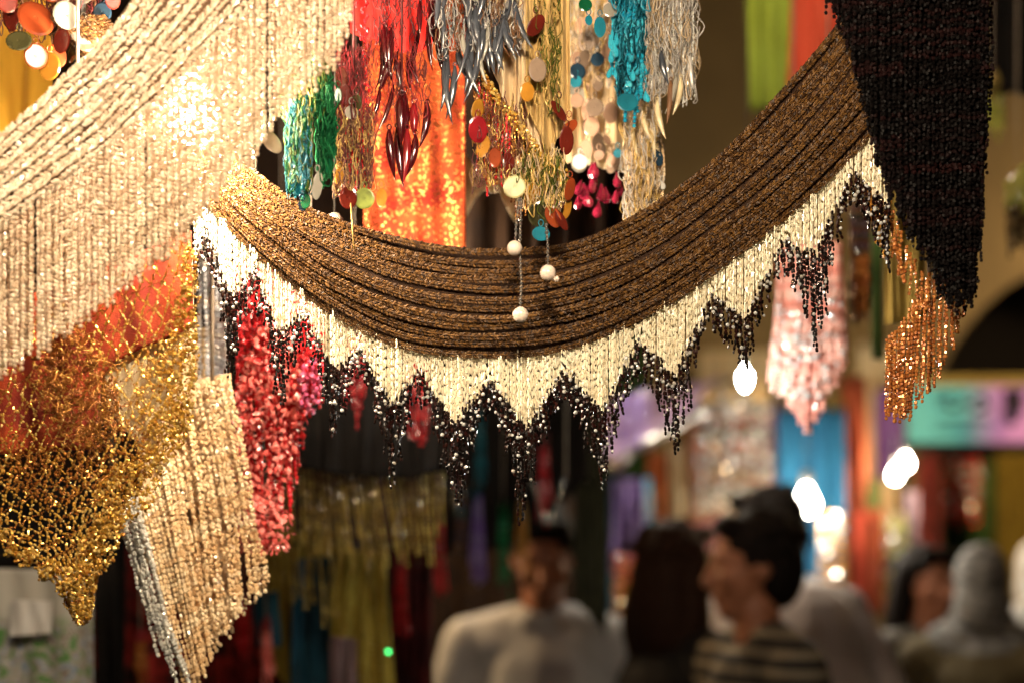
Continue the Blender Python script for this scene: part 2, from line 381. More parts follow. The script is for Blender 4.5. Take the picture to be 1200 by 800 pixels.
def strand(mb, path, r, mi=0, T=BEAD, ln=1.15, jit=.25, gap=1.0, rr=None):
    """beads threaded on a path; r bead radius, ln half length / radius"""
    rr = rr or rng
    st = 2 * r * ln * .93 * gap; path = np.array(path, float); path[0] = path[0] + unit(path[1] - path[0]) * st * rr.random() * .9
    q = resample(path, st); n = len(q); t = np.gradient(q, axis=0)
    t = unit(t) + rr.normal(size=(n, 3)) * jit * .4
    s = r * (1 + rr.normal(size=(n, 1)) * .12).clip(.6, 1.4)
    sc = np.concatenate([s, s, s * ln], 1)
    mb.inst(T, q + rr.normal(size=(n, 3)) * r * jit * .5, frames_z(t, rr.uniform(0, 6.28, n)), sc, mi, False)
def hang_path(a, b, n=14, sway=.0, ph=0.0):
    s = np.linspace(0, 1, n)[:, None]; p = a + (b - a) * s
    p[:, 0] += sway * np.sin(s[:, 0] * 5 + ph) * s[:, 0]; p[:, 1] += sway * .7 * np.cos(s[:, 0] * 4 + ph) * s[:, 0]
    return p
def lerp_poly(pts):
    p = np.array(pts, float); t = np.linspace(0, 1, len(p))
    return lambda q: np.array([np.interp(q, t, p[:, i]) for i in range(p.shape[1])])
def fringe(root, name, mat, A, B, n, rpx, D, sway=.002, jl=6, T=BEAD, joined=False, ln=1.15, dj=.004, tj=.15, kind=None, gap=1.0, jit=.25):
    """n bead strands from the polyline A to the polyline B (photograph pixels at depth D)"""
    fa, fb = lerp_poly(A), lerp_poly(B); r = MM(rpx, D); big = MB()
    for i in range(n):
        t = (i + .5) / n; ta = np.clip(t + rng.normal() * tj / n, 0, 1)
        a = fa(ta); b = fb(np.clip(t + rng.normal() * tj / n, 0, 1)); dd = D + rng.normal() * dj
        mb = big if joined else MB()
        pa, pb = P(a[0], a[1], dd), P(b[0], b[1] + rng.normal() * jl, dd)
        strand(mb, hang_path(pa, pb, sway=sway, ph=rng.uniform(0, 6.28)), r, T=T, ln=ln, gap=gap, jit=jit)
        if not joined: part(name, mb, mat, root)
    if joined: return part(name, big, mat, root, kind='stuff')
def sequin(root, x, y, rpx, mat, D, yaw=None, tilt=None, asp=1.0, name='sequin'):
    yaw = rng.uniform(-.8, .8) if yaw is None else yaw; tilt = rng.uniform(-.35, .35) if tilt is None else tilt
    r = MM(rpx * .9, D); mb = MB()
    n = np.array([[math.sin(yaw) * math.cos(tilt), -math.cos(yaw) * math.cos(tilt), math.sin(tilt)]])
    mb.inst(DISC, [P(x, y, D)], frames_z(n), [[r * asp, r, r]], 0, False)
    # wire loop that carries it
    c = P(x, y, D) + np.array([0, 0, r * asp * .98]); a = np.linspace(0, 6.28, 9)
    tube(mb, np.stack([c[0] + .0022 * np.cos(a), np.full(9, c[1]), c[2] + .003 + .003 * np.sin(a)], 1), .0005, 4, 0)
    return part(name, mb, mat, root)
def horn(root, x, y, lpx, rpx, mat, D, bend=0.0, lean=0.0, name='horn_bead'):
    """curved tapered drop hanging from (x,y)"""
    L = MM(lpx, D); r = MM(rpx, D); s = np.linspace(0, 1, 9)
    o = P(x, y, D); dy = rng.uniform(-.3, .3)
    px = o[0] + L * (lean * s + bend * s ** 2); pz = o[2] - L * s; py = o[1] + L * dy * s * .3
    rad = r * np.array([.35, .75, .95, 1, .95, .82, .62, .36, .06]); mb = MB()
    tube(mb, np.stack([px, py, pz], 1), rad, 7, 0)
    a = np.linspace(0, 6.28, 8)
    tube(mb, np.stack([o[0] + r * .5 * np.cos(a), np.full(8, o[1]), o[2] + r * .5 + r * .6 * np.sin(a)], 1), r * .16, 4, 0)
    return part(name, mb, mat, root)
def tangle(root, name, mats, cx, cy, wx, wy, D, n, rpx, loop=18, depth=.012, taper=0.0, drop=.5):
    """a bunch of looped yarn; mats a list"""
    mb = MB(); r = MM(rpx, D) * .85; n = int(n * 1.7)
    for i in range(n):
        u, v = rng.uniform(-1, 1), rng.uniform(-1, 1); u *= 1 - taper * (v + 1) / 2
        c = P(cx + u * wx, cy + v * wy - loop * .6, D + rng.normal() * depth); l = MM(loop, D) * rng.uniform(.6, 1.5)
        w = l * rng.uniform(.08, .3); sx = rng.choice([-1, 1]); e = rng.normal(size=(7, 3)) * l * .07
        pts = np.array([c, c + [w * .5 * sx, 0, -l * .35], c + [w * .6 * sx, 0, -l * .8], c + [0, 0, -l * 1.15], c + [-w * .6 * sx, 0, -l * .85], c + [-w * .3 * sx, 0, -l * .4], c + [-w * sx * rng.uniform(-.5, 1), 0, -l * rng.uniform(-.1, .3)]]) + e
        tube(mb, smooth_curve(pts[:rng.integers(4, 8)], 16), r * rng.uniform(.5, 1.0), 4, int(rng.integers(0, len(mats))), caps=False)
    return part(name, mb, mats, root, kind='stuff')
def cord(root, x, y, D, ztop, mat='thread', r=.0012, name='cord'):
    mb = MB(); a = P(x, y, D); b = a.copy(); b[2] = ztop
    tube(mb, hang_path(b, a, 8, .001), r, 5); return part(name, mb, mat, root)
def bulb_mesh(mb, c, r, mi=0, candle=False):
    prof = [(0, -1), (.5, -.87), (.87, -.5), (1, 0), (.9, .45), (.6, .95), (.36, 1.35), (.34, 1.6), (0, 1.62)]
    if candle: prof = [(0, -1.5), (.36, -1.38), (.68, -1.0), (.92, -.4), (1, .2), (.9, .7), (.55, 1.15), (.34, 1.6), (0, 1.62)]
    mb.inst(lathe_T(prof, 14), [c], np.eye(3)[None], [[r, r, r]], mi, True)
def lamp(label, c, r, mat, ztop, group=None, cat='lamp', candle=False):
    c = np.array(c, float); t = thing('hanging_bulb', label, cat, c - np.array([0, 0, r]), group)
    mb = MB(); bulb_mesh(mb, c, r, candle=candle); part('bulb', mb, mat, t)
    mb = MB(); z = r * 1.6
    prof = [(0, 0), (.42, 0), (.45, .5), (.45, 1.1), (.25, 1.35), (0, 1.36)]
    mb.inst(lathe_T(prof, 12), [c + np.array([0, 0, z])], np.eye(3)[None], [[r, r, r]], 0, True); part('socket', mb, 'socket_mat', t)
    mb = MB(); top = c.copy(); top[2] = ztop
    tube(mb, hang_path(c + np.array([0, 0, z + r * 1.3]), top, 8, .004), min(.003, r * .06), 5); part('cable', mb, 'cord_mat', t)
    return t
def ropes(root, U, L, n, rpx, D, mat, step, names='bead_row', nsamp=260, bulge=.012, crossw=.42, ang=.6, T=BEAD, ln=1.5, mid=0.0, wav=1.0, Dfun=None):
    """n herringbone bead rows between the curves U and L"""
    u, l = smooth_curve(U, nsamp), smooth_curve(L, nsamp)
    for k in range(n):
        sx = np.linspace(0, 1, nsamp)[:, None]; ph = rng.uniform(0, 6.28, 3)
        w = (k + .5 + wav * (.16 * np.sin(sx * 17 + ph[0]) + .13 * np.sin(sx * 41 + ph[1]) + .10 * rng.normal())) / n; c = u * (1 - w) + l * w
        w = (k + .5) / n; dd = np.full(len(c), D) + rng.normal() * .0012 + .0012 * np.sin(sx[:, 0] * 23 + ph[2]) - bulge * math.sin(w * math.pi)
        if Dfun is not None: dd = dd + Dfun(c[:, 0])
        pts = np.stack([P(c[i, 0], c[i, 1], dd[i]) for i in range(len(c))])
        q = resample(pts, MM(step, D)); m = len(q); t = unit(np.gradient(q, axis=0))
        wd = np.linalg.norm(u - l, axis=1).mean() / n * crossw
        nrm = unit(np.cross(t, np.array([[0, 1., 0]]))); mb = MB(); r = MM(rpx, D) * rng.uniform(.88, 1.1)
        for s in ((-1, 1) if not mid else (-1, 1, 0)):
            ax = unit(t * math.cos(ang) + s * nrm * math.sin(ang)) + rng.normal(size=(m, 3)) * .12
            pos = q + nrm * s * MM(wd, D) * .5 + t * (MM(step, D) * .25 * s) + rng.normal(size=(m, 3)) * r * .22
            pos[:, 1] -= r * (.5 * rng.random(m) + (mid if s == 0 else 0))
            sc = r * (1 + rng.normal(size=(m, 1)) * .12)
            mb.inst(T, pos, frames_z(ax, rng.uniform(0, 6.28, m)), np.concatenate([sc, sc, sc * ln], 1))
        part(names, mb, mat, root)
def ribbon(root, name, U, L, D, mat, nsamp=90, nw=10, thick=.002, bulge=.012, Dfun=None):
    u, l = smooth_curve(U, nsamp), smooth_curve(L, nsamp); mb = MB(); V = []
    for k in range(nw + 1):
        w = k / nw; c = u * (1 - w) + l * w
        dd = np.full(nsamp, D) - bulge * math.sin(w * math.pi)
        if Dfun is not None: dd = dd + Dfun(c[:, 0])
        V.append(np.stack([P(c[i, 0], c[i, 1], dd[i]) for i in range(nsamp)]))
    V = np.array(V).transpose(1, 0, 2).reshape(-1, 3); n = len(V); idx = np.arange(n).reshape(nsamp, nw + 1)
    a, b, c, d = idx[:-1, :-1].ravel(), idx[1:, :-1].ravel(), idx[1:, 1:].ravel(), idx[:-1, 1:].ravel()
    Lp = [np.stack([a, d, c, b], 1), np.stack([a, b, c, d], 1) + n]
    rim = np.concatenate([idx[:, 0], idx[-1, 1:], idx[-2::-1, -1], idx[0, -2:0:-1]]); nx = np.roll(rim, -1)
    Lp.append(np.stack([rim, nx, nx + n, rim + n], 1)); Lp = np.concatenate(Lp)
    mb.add(np.vstack([V, V + np.array([0, thick, 0])]), Lp.ravel(), np.full(len(Lp), 4), 0, True)
    return part(name, mb, mat, root)

def scatter(cx, cy, rx, ry, n, ang=0.0):
    a = rng.uniform(0, 6.28, n); q = np.sqrt(rng.uniform(0, 1, n)); X, Y = q * np.cos(a) * rx, q * np.sin(a) * ry
    c, s = math.cos(ang), math.sin(ang); return np.stack([cx + X * c - Y * s, cy + X * s + Y * c], 1)

# ------------------------------------------------------------------ lamps of the stall and the alley, and added unseen bulbs
emit('key_glow', KEY, 110.0); emit('front_glow', KEY, 400.0); emit('shawl_glow', KEY, 520.0); emit('inner_glow', KEY, 50.0); emit('side_glow', KEY, 110.0)
emit('far_glow', (1.0, .90, .72), 230.0); emit('cool_glow', (.93, 1.0, .95), 220.0); emit('warm_glow', (1.0, .66, .33), 260.0)
emit('people_glow', (1.0, .55, .28), 22.0); emit('green_led', (.05, 1.0, .2), 3.0)
RAIL_Z = 2.62
lamp('bare warm bulb hanging beside the cream bead shawl', (-.43, .84, 2.03), .035, 'key_glow', 2.9, 'bulbs over the front stall')
lamp('bare warm bulb hanging in front of the bead curtain row', (.02, .60, 2.05), .035, 'front_glow', 2.9, 'bulbs over the front stall')
lamp('bare bulb shining through the strands of the cream shawl', P(226, 138, 1.205), .024, 'shawl_glow', RAIL_Z, 'bulbs over the front stall')
lamp('small added bulb hidden behind the swag above the coral scarf', P(392, 316, 1.355), .018, 'key_glow', RAIL_Z, 'bulbs over the front stall')  # unseen bulb added to brighten the coral scarf and backlight the fringe
lamp('added bare bulb hidden behind the brown band of the swag', P(470, 345, 1.66), .030, 'inner_glow', RAIL_Z, 'bulbs over the front stall')  # unseen, added to lift the olive curtain and the cloths below it
lamp('added warm fill bulb over the people behind the dangling goods', (.10, 2.75, 2.42), .045, 'people_glow', 4.3, 'bulbs high in the alley')  # unseen fill added for the white shirt and the striped man's face
lamp('added bare bulb above the lime and tomato cloths', (.46, 2.2, 2.68), .032, 'side_glow', 4.3, 'bulbs over the front stall')  # out of view, added to brighten the two cloths
lamp('added white bulb above the lavender awning', P(742, 340, 4.15), .04, 'far_glow', 4.3, 'bulbs high in the alley')  # added behind the band so that the awning shows lavender
lamp('added warm bulb beside the white shirted man behind the partition', (-.54, 3.75, 1.80), .030, 'warm_glow', 4.2, 'bulbs high in the alley')  # added out of sight to light the man's shoulder from the left
lamp('white bulb glowing behind a black bead tip of the swag', P(873, 444, 1.85), .0115, 'cool_glow', RAIL_Z + .6, candle=True)
lamp('round white bulb hanging in front of the blue cloth', P(945, 590, 4.6), .036, 'far_glow', 4.2)
lamp('white bulb touching another beside the violet cloth', P(1061, 543, 5.0), .020, 'far_glow', 4.2, 'pair of bulbs by the violet cloth')
lamp('white bulb hanging lower of a touching pair', P(1049, 557, 5.06), .019, 'far_glow', 4.2, 'pair of bulbs by the violet cloth')
lamp('warm bulb glowing on the cream and rust cloths', P(1024, 572, 5.95), .045, 'warm_glow', 4.2)
lamp('added warm bulb above the alley behind the dark dangling goods', (-.25, 4.4, 3.3), .045, 'warm_glow', 4.3, 'bulbs high in the alley')  # unseen, added as general light for the far stalls
lamp('warm bulb high in front of the arcade wall', (3.4, 6.5, 3.1), .065, 'warm_glow', 4.3, 'bulbs high in the alley')

# ------------------------------------------------------------------ the setting
mb = MB(); box(mb, (-14, -6, -.3), (14, 40, 0)); struct('ground', mb, 'stone_floor')
def barrel():
    mb = MB(); n = 24; a = np.linspace(0, math.pi, n + 1); R = 7.0
    v = [];
    for y in (-5, 12):
        for q in a: v.append((R * math.cos(q), y, 3.6 + 2.6 * math.sin(q)))
    for y in (-5, 12):
        for q in a: v.append(((R + .3) * math.cos(q), y, 3.6 + 2.9 * math.sin(q)))
    m = n + 1; L = []
    for i in range(n):
        L += [i, i + 1, m + i + 1, m + i, 2 * m + i, 3 * m + i, 3 * m + i + 1, 2 * m + i + 1,
              i, 2 * m + i, 2 * m + i + 1, i + 1, m + i, m + i + 1, 3 * m + i + 1, 3 * m + i]
    mb.add(v, L, [4] * (len(L) // 4), 0, True); return mb
struct('vault_ceiling', barrel(), 'plaster_brown')
for s, nm in ((-1, 'wall_left'), (1, 'wall_right')):
    mb = MB(); box(mb, (min(s * 6.9, s * 7.3), -5, 0), (max(s * 6.9, s * 7.3), 12, 4.2)); struct(nm, mb, 'plaster_brown')
mb = MB(); box(mb, (-7.3, 11.6, 0), (7.3, 12, 6.6)); struct('wall_back', mb, 'plaster_brown')

def arch_wall(x0, x1, y, th, ztop, openings, mat):
    """wall with round-arched openings: (cx, half width, spring z)"""
    mb = MB(); cols = sorted(set([x0, x1] + [c + hw * math.cos(a) for c, hw, sp in openings for a in np.linspace(0, math.pi, 25)]))
    for a, b in zip(cols[:-1], cols[1:]):
        m = (a + b) / 2; zb = [0, 0]
        for c, hw, sp in openings:
            if abs(m - c) < hw:
                zb = [sp + math.sqrt(max(0, hw * hw - (q - c) ** 2)) for q in (a, b)]
        v = [(a, y, zb[0]), (b, y, zb[1]), (b, y, ztop), (a, y, ztop), (a, y + th, zb[0]), (b, y + th, zb[1]), (b, y + th, ztop), (a, y + th, ztop)]
        mb.add(v, [0, 1, 2, 3, 5, 4, 7, 6, 0, 4, 5, 1, 3, 2, 6, 7], [4] * 4, 0)
    return mb
# arcade across the alley: the big arch on the right springs behind the black shawl
ac = P(1290, 520, 7.2)
single('arcade_wall', arch_wall(-.55, 6.6, 7.2, .5, 5.4, [(3.1, 1.0, 2.19)], 'plaster'), 'plaster',
       'beige plastered arcade wall with a wide round arch over a dark shop', 'wall')
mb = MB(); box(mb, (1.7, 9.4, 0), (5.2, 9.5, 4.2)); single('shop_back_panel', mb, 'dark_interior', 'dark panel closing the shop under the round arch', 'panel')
# stall partition behind the left half of the front goods
mb = MB(); box(mb, (-2.6, 2.75, 0), (-.30, 2.80, 3.0)); single('stall_partition', mb, 'brownblack_cloth', 'dark partition behind the goods of the left stall', 'partition')
# front stall frame that carries the scarves (above the frame of the picture)
fr = thing('stall_frame', 'wooden stall frame of posts and rails that carries the hanging scarves', 'stall frame', (0, 1.3, 0))
for y in (1.12, 1.33, 1.55, 2.05):
    mb = MB(); tube(mb, [(-1.45, y, RAIL_Z), (0, y, RAIL_Z + .004), (1.45, y, RAIL_Z)], .016, 10); part('rail', mb, 'wood', fr)
for x in (-1.42, 1.42):
    for y in (1.1, 2.07):
        mb = MB(); box(mb, (x - .03, y - .03, 0), (x + .03, y + .03, RAIL_Z + .06), 0, .006); part('post', mb, 'wood', fr)
    mb = MB(); box(mb, (x - .02, 1.02, RAIL_Z - .06), (x + .02, 2.15, RAIL_Z - .017)); part('side_beam', mb, 'wood', fr)
# sign under the arch
sx0, sz0 = P(1066, 518, 6.9)[0], P(1066, 518, 6.9)[2]; sx1, sz1 = P(1290, 452, 6.9)[0], P(1290, 452, 6.9)[2]
m, t, b = _new('sign_face')
tc = t.nodes.new('ShaderNodeTexCoord'); sp = t.nodes.new('ShaderNodeSeparateXYZ'); t.links.new(tc.outputs['Object'], sp.inputs[0])
mr = t.nodes.new('ShaderNodeMapRange'); mr.inputs[1].default_value = 0; mr.inputs[2].default_value = sx1 - sx0
t.links.new(sp.outputs[0], mr.inputs[0]); rp = t.nodes.new('ShaderNodeValToRGB'); e = rp.color_ramp.elements
e[0].position = .28; e[0].color = (.10, .38, .34, 1); e[1].position = .46; e[1].color = (.50, .22, .42, 1)
t.links.new(mr.outputs[0], rp.inputs[0]); t.links.new(rp.outputs[0], b.inputs['Base Color'])
b.inputs['Emission Strength'].default_value = .35; t.links.new(rp.outputs[0], b.inputs['Emission Color'])  # face glows in its own colours, with no lamp behind it
sg = thing('shop_sign', 'teal and mauve shop sign with dark script under the arch', 'sign', (sx0, 6.9, sz0))
mb = MB(); box(mb, (sx0, 6.9, sz0), (sx1, 6.96, sz1)); part('sign_board', mb, 'sign_face', sg)
mb = MB(); box(mb, (sx0 - .02, 6.87, sz1 + .003), (sx1 + .02, 6.98, sz1 + .045)); part('top_strip', mb, 'sign_frame', sg)
mb = MB(); box(mb, (sx0 - .02, 6.88, sz0 - .03), (sx1 + .02, 6.98, sz0 - .003)); part('bottom_strip', mb, 'dark_interior', sg)
for xx in (sx0 + .05, sx1 - .05):
    mb = MB(); box(mb, (xx, 6.98, sz0 + .1), (xx + .04, 7.22, sz0 + .14)); part('bracket', mb, 'metal', sg)
mb = MB()
def stroke(pts, r=.012):
    tube(mb, smooth_curve([P(x, y, 6.892) for x, y in pts], 24), r, 5)
stroke([(1100, 474), (1108, 470), (1113, 476), (1120, 477), (1128, 470), (1135, 474), (1142, 469), (1148, 462)])
stroke([(1152, 462), (1154, 470), (1160, 474), (1152, 480), (1140, 482)], .010)
stroke([(1098, 466), (1106, 462), (1114, 465)], .008); stroke([(1122, 461), (1128, 459)], .009)
stroke([(1180, 456), (1183, 470), (1181, 486), (1189, 494)], .026); stroke([(1196, 456), (1193, 468), (1197, 484)], .022)
stroke([(1100, 492), (1130, 491), (1160, 493)], .006); stroke([(1095, 503), (1130, 502), (1150, 504)], .006)
part('lettering', mb, 'dark_interior', sg)

# ------------------------------------------------------------------ far stalls: cloths and goods behind the people
far = []
def hang(name, label, cat, mat, x0, x1, y0, y1, D, group=None, slant=0, **k):
    k.setdefault('folds', 3); k.setdefault('amp', .03); k.setdefault('thick', .004)
    k.setdefault('nu', 24); k.setdefault('nv', 16)
    return cloth_thing(name, label, cat, mat, [(x0, y0 + slant), (x1, y0)], [(x0, y1 + slant), (x1, y1)], D, group, **k)
hang('hanging_cloth', 'bright blue cloth hanging behind the round white bulb', 'cloth', 'blue_cloth', 912, 992, 478, 690, 4.9, folds=4, seed=1)
hang('hanging_cloth', 'rust red cloth hanging to the right of the blue cloth', 'cloth', 'rust_cloth', 984, 1014, 440, 690, 5.2, seed=2)
hang('hanging_cloth', 'pale cream cloth lit by the warm bulb', 'cloth', 'palecream_cloth', 1006, 1052, 400, 640, 5.7, seed=3)
hang('hanging_cloth', 'violet cloth hanging behind the pair of bulbs', 'cloth', 'violet_cloth', 1026, 1058, 455, 560, 5.6, seed=4)
hang('hanging_cloth', 'mid green cloth hanging below the rust and cream cloths', 'cloth', 'midgreen_cloth', 988, 1030, 560, 720, 5.5, seed=5)
hang('hanging_cloth', 'rust cloth strip beneath the warm bulb', 'cloth', 'rust_cloth', 1008, 1036, 596, 720, 5.3, seed=6)
hang('hanging_cloth', 'narrow mauve strip below the pair of bulbs', 'cloth', 'mauve_cloth', 1062, 1076, 575, 640, 5.2, seed=7, folds=1)
hang('hanging_cloth', 'dark red cloth at the left of the dark shop', 'cloth', 'darkred_cloth', 1076, 1102, 530, 660, 6.4, seed=8)
hang('hanging_cloth', 'deep green cloth in the middle of the dark shop', 'cloth', 'darkgreen_cloth', 1100, 1136, 540, 720, 8.4, seed=9)
hang('hanging_cloth', 'mid green cloth with a pale fold in the dark shop', 'cloth', 'midgreen_cloth', 1138, 1164, 540, 680, 8.2, seed=10)
hang('hanging_cloth', 'olive yellow cloth at the right of the dark shop', 'cloth', 'olive_cloth', 1166, 1235, 530, 720, 8.3, seed=11)
hang('hanging_cloth', 'lime yellow cloth hanging high between swag and arcade wall', 'cloth', 'greencloth', 872, 928, -60, 128, 2.6, seed=12, slant=0, folds=2, amp=.012, spread=-12)
hang('hanging_cloth', 'tomato red cloth hanging high behind the dark swag end', 'cloth', 'tomato_cloth', 922, 990, -60, 110, 2.7, seed=13, folds=2, amp=.012)
hang('hanging_cloth', 'ochre cloth panel behind the copper bead fringe', 'cloth', 'ochre_cloth', 1036, 1084, 190, 380, 1.55, seed=14, folds=2, amp=.004, thick=.002)
hang('hanging_cloth', 'narrow green cloth beside the ochre panel', 'cloth', 'midgreen_cloth', 1022, 1036, 270, 420, 2.4, seed=15, folds=1, amp=.006)
hang('hanging_cloth', 'pale yellow wall cloth behind the pink bead scarf', 'cloth', 'palecream_cloth', 820, 905, 410, 470, 6.0, seed=16)
hang('hanging_cloth', 'olive striped cloth behind the bead backdrop', 'cloth', 'darkolive_cloth', 800, 915, 440, 700, 6.2, seed=17, folds=6)
hang('hanging_cloth', 'small red cloth patch on the olive striped cloth', 'cloth', 'red_cloth', 858, 882, 484, 522, 5.9, seed=18, folds=1)
hang('hanging_cloth', 'orange striped cloth beside the cream pillar cloth', 'cloth', 'paleorange_cloth', 757, 782, 530, 650, 5.3, seed=19, folds=2)
hang('hanging_cloth', 'long bright cream cloth like a pillar', 'cloth', 'palecream_cloth', 783, 802, 520, 660, 5.4, seed=20, folds=1)
hang('hanging_cloth', 'white speckled purple flowered cloth under the lavender awning', 'cloth', 'purple_cloth', 718, 756, 560, 672, 4.9, seed=21)
hang('hanging_cloth', 'dark green cloth at the far side of the alley', 'cloth', 'darkgreen_cloth', 640, 760, 380, 720, 7.0, seed=22)
for i, (lab, mat, x0, x1, y0, y1, D) in enumerate((('narrow gold cloth between the blue and rust cloths', 'mustard_cloth', 972, 988, 470, 640, 4.95), ('tomato cloth below the rust cloth near the crowd', 'tomato_cloth', 1000, 1016, 600, 700, 4.9),
        ('deep purple cloth left of the blue cloth', 'violet_cloth', 896, 914, 470, 600, 5.6), ('dark red cloth left of the deep purple cloth', 'darkred_cloth', 876, 896, 500, 640, 5.7), ('bright orange cloth above the crowd beside the bead curtain', 'paleorange_cloth', 806, 822, 500, 620, 5.6),
        ('teal cloth low behind the brown haired person', 'teal_cloth', 690, 720, 560, 740, 5.2), ('cream and gold cloth above the headscarves', 'palecream_cloth', 1040, 1062, 600, 680, 5.5), ('small green cloth above the dark haired person', 'midgreen_cloth', 1052, 1074, 640, 720, 5.3))):
    hang('hanging_cloth', lab, 'cloth', mat, x0, x1, y0, y1, D, seed=100 + i, folds=2)
# lavender awning
mb = MB(); aw = [P(700, 560, 4.4), P(812, 470, 4.4), P(845, 440, 5.4), P(705, 470, 5.4)]
vs = []; 
for i in range(13):
    for j in range(9):
        s, q = i / 12, j / 8
        v = aw[0] * (1 - s) * (1 - q) + aw[1] * s * (1 - q) + aw[2] * s * q + aw[3] * (1 - s) * q
        v = v + np.array([0, 0, -.03 * math.sin(s * math.pi) + .012 * math.sin(s * 19)]); vs.append(v)
vs = np.array(vs); n = len(vs); idx = np.arange(n).reshape(13, 9)
a, b_, c, d = idx[:-1, :-1].ravel(), idx[1:, :-1].ravel(), idx[1:, 1:].ravel(), idx[:-1, 1:].ravel()
Lp = np.concatenate([np.stack([a, b_, c, d], 1), np.stack([d, c, b_, a], 1) + n])
rim = np.concatenate([idx[:, 0], idx[-1, 1:], idx[-2::-1, -1], idx[0, -2:0:-1]]); nx = np.roll(rim, -1)
Lp = np.concatenate([Lp, np.stack([rim, nx, nx + n, rim + n], 1)])
mb.add(np.vstack([vs, vs + np.array([0, 0, .006])]), Lp.ravel(), np.full(len(Lp), 4), 0, True)
aw_t = thing('awning', 'sloping lavender cloth awning over the purple flowered cloth', 'awning', aw[0]); part('awning_cloth', mb, 'lavender_cloth', aw_t)
mb = MB(); tube(mb, [aw[0] + [-.05, -.01, -.012], aw[1] + [.05, -.01, -.012]], .014, 8); part('front_pole', mb, 'metal', aw_t)
mb = MB(); tube(mb, [aw[3] + [-.05, .02, -.012], aw[2] + [.05, .02, -.012]], .014, 8); part('rear_pole', mb, 'metal', aw_t)
# shiny bead backdrops
t = thing('bead_curtain', 'silver and pink bead curtain behind the two men', 'bead curtain', P(845, 640, 5.0))
fringe(t, 'bead_strand', 'mixed_far', [(812, 470), (905, 470)], [(812, 640), (905, 640)], 22, 3.2, 5.0, T=RND, ln=1.0, gap=1.6)
mb = MB(); q = scatter(858, 540, 44, 80, 60); k = len(q); z = MM(4, 4.97) * rng.uniform(.5, 1.2, (k, 1)); mb.inst(RND, np.stack([P(x, y, 4.97) for x, y in q]), rot_frames(k), np.concatenate([z, z, z], 1)); part('sparkle_beads', mb, 'sparkle_bead', t, kind='stuff')
t = thing('bead_curtain', 'lilac bead strands hanging from the lavender awning', 'bead curtain', P(735, 540, 4.38))
fringe(t, 'bead_strand', 'purple_bead', [(722, 470), (760, 455)], [(722, 530), (760, 515)], 7, 2.5, 4.38, T=RND, ln=1.0, gap=1.3)
sequin(t, 734, 535, 5, 'white_sequin', 4.37, 0, 0)
t = thing('bead_curtain', 'red and yellow bead strands below the purple flowered cloth', 'bead curtain', P(745, 740, 4.2))
fringe(t, 'bead_strand', 'amber_bead', [(720, 655), (775, 655)], [(720, 800), (775, 800)], 10, 3.2, 4.2, T=RND, ln=1.0, gap=1.5)
fringe(t, 'bead_strand', 'coral_bead', [(722, 650), (760, 650)], [(722, 690), (760, 700)], 5, 3.6, 4.18, T=RND, ln=1.0, gap=1.4)
for lab, mat, x0, x1, y0, y1, D in (('gold bead curtain low between the blue cloth and the crowd', 'amber_bead', 960, 992, 600, 690, 4.7), ('green and gold bead curtain behind the dark haired person', 'lime_bead', 1036, 1064, 610, 690, 5.0),
        ('red bead curtain hanging in the shop under the sign', 'red_bead', 1110, 1150, 535, 610, 6.6), ('turquoise bead curtain between the purple cloth and the orange cloth', 'turq_bead', 748, 762, 560, 640, 5.1), ('rose bead curtain over the dark red far cloth', 'magenta_bead', 872, 900, 500, 600, 5.5)):
    t = thing('bead_curtain', lab, 'bead curtain', P((x0 + x1) / 2, y1, D))
    fringe(t, 'bead_strand', mat, [(x0, y0), (x1, y0)], [(x0, y1), (x1, y1)], 7, 2.6, D, T=RND, ln=1.0, gap=1.5)
    mb = MB(); q = scatter((x0 + x1) / 2, (y0 + y1) / 2, (x1 - x0) * .6, (y1 - y0) * .5, 22); k = len(q); z = MM(3.4, D) * rng.uniform(.5, 1.2, (k, 1)); mb.inst(RND, np.stack([P(x, y, D - .03) for x, y in q]), rot_frames(k), np.concatenate([z, z, z], 1)); part('sparkle_beads', mb, 'sparkle_bead', t, kind='stuff')
t = thing('gold_tassel', 'glittering yellow green tassel beside the black shawl', 'tassel', P(1165, 150, 2.6))
tangle(t, 'tassel_head', ['gold_yarn', 'moss_yarn'], 1163, 100, 8, 14, 2.6, 40, .8, 10)
fringe(t, 'bead_strand', 'lime_bead', [(1152, 112), (1176, 112)], [(1152, 156), (1178, 150)], 10, 1.7, 2.6, T=RND, ln=1.0)
cord(t, 1163, 90, 2.6, 2.9)
t = thing('gold_tassel', 'glittering yellow tassel with a black skirt in front of the arcade wall', 'tassel', P(1190, 290, 2.5))
fringe(t, 'bead_strand', 'lime_bead', [(1178, 215), (1206, 190)], [(1178, 236), (1206, 240)], 10, 2.6, 2.5, T=RND, ln=1.0)
fringe(t, 'bead_strand', 'jet_bead', [(1178, 236), (1206, 238)], [(1182, 288), (1206, 292)], 10, 2.2, 2.52)
cord(t, 1192, 192, 2.5, 2.9)
hang('hanging_cloth', 'black cloth hanging behind the yellow green tassel', 'cloth', 'black_cloth', 1158, 1215, -60, 110, 2.8, seed=31, folds=2, amp=.01)

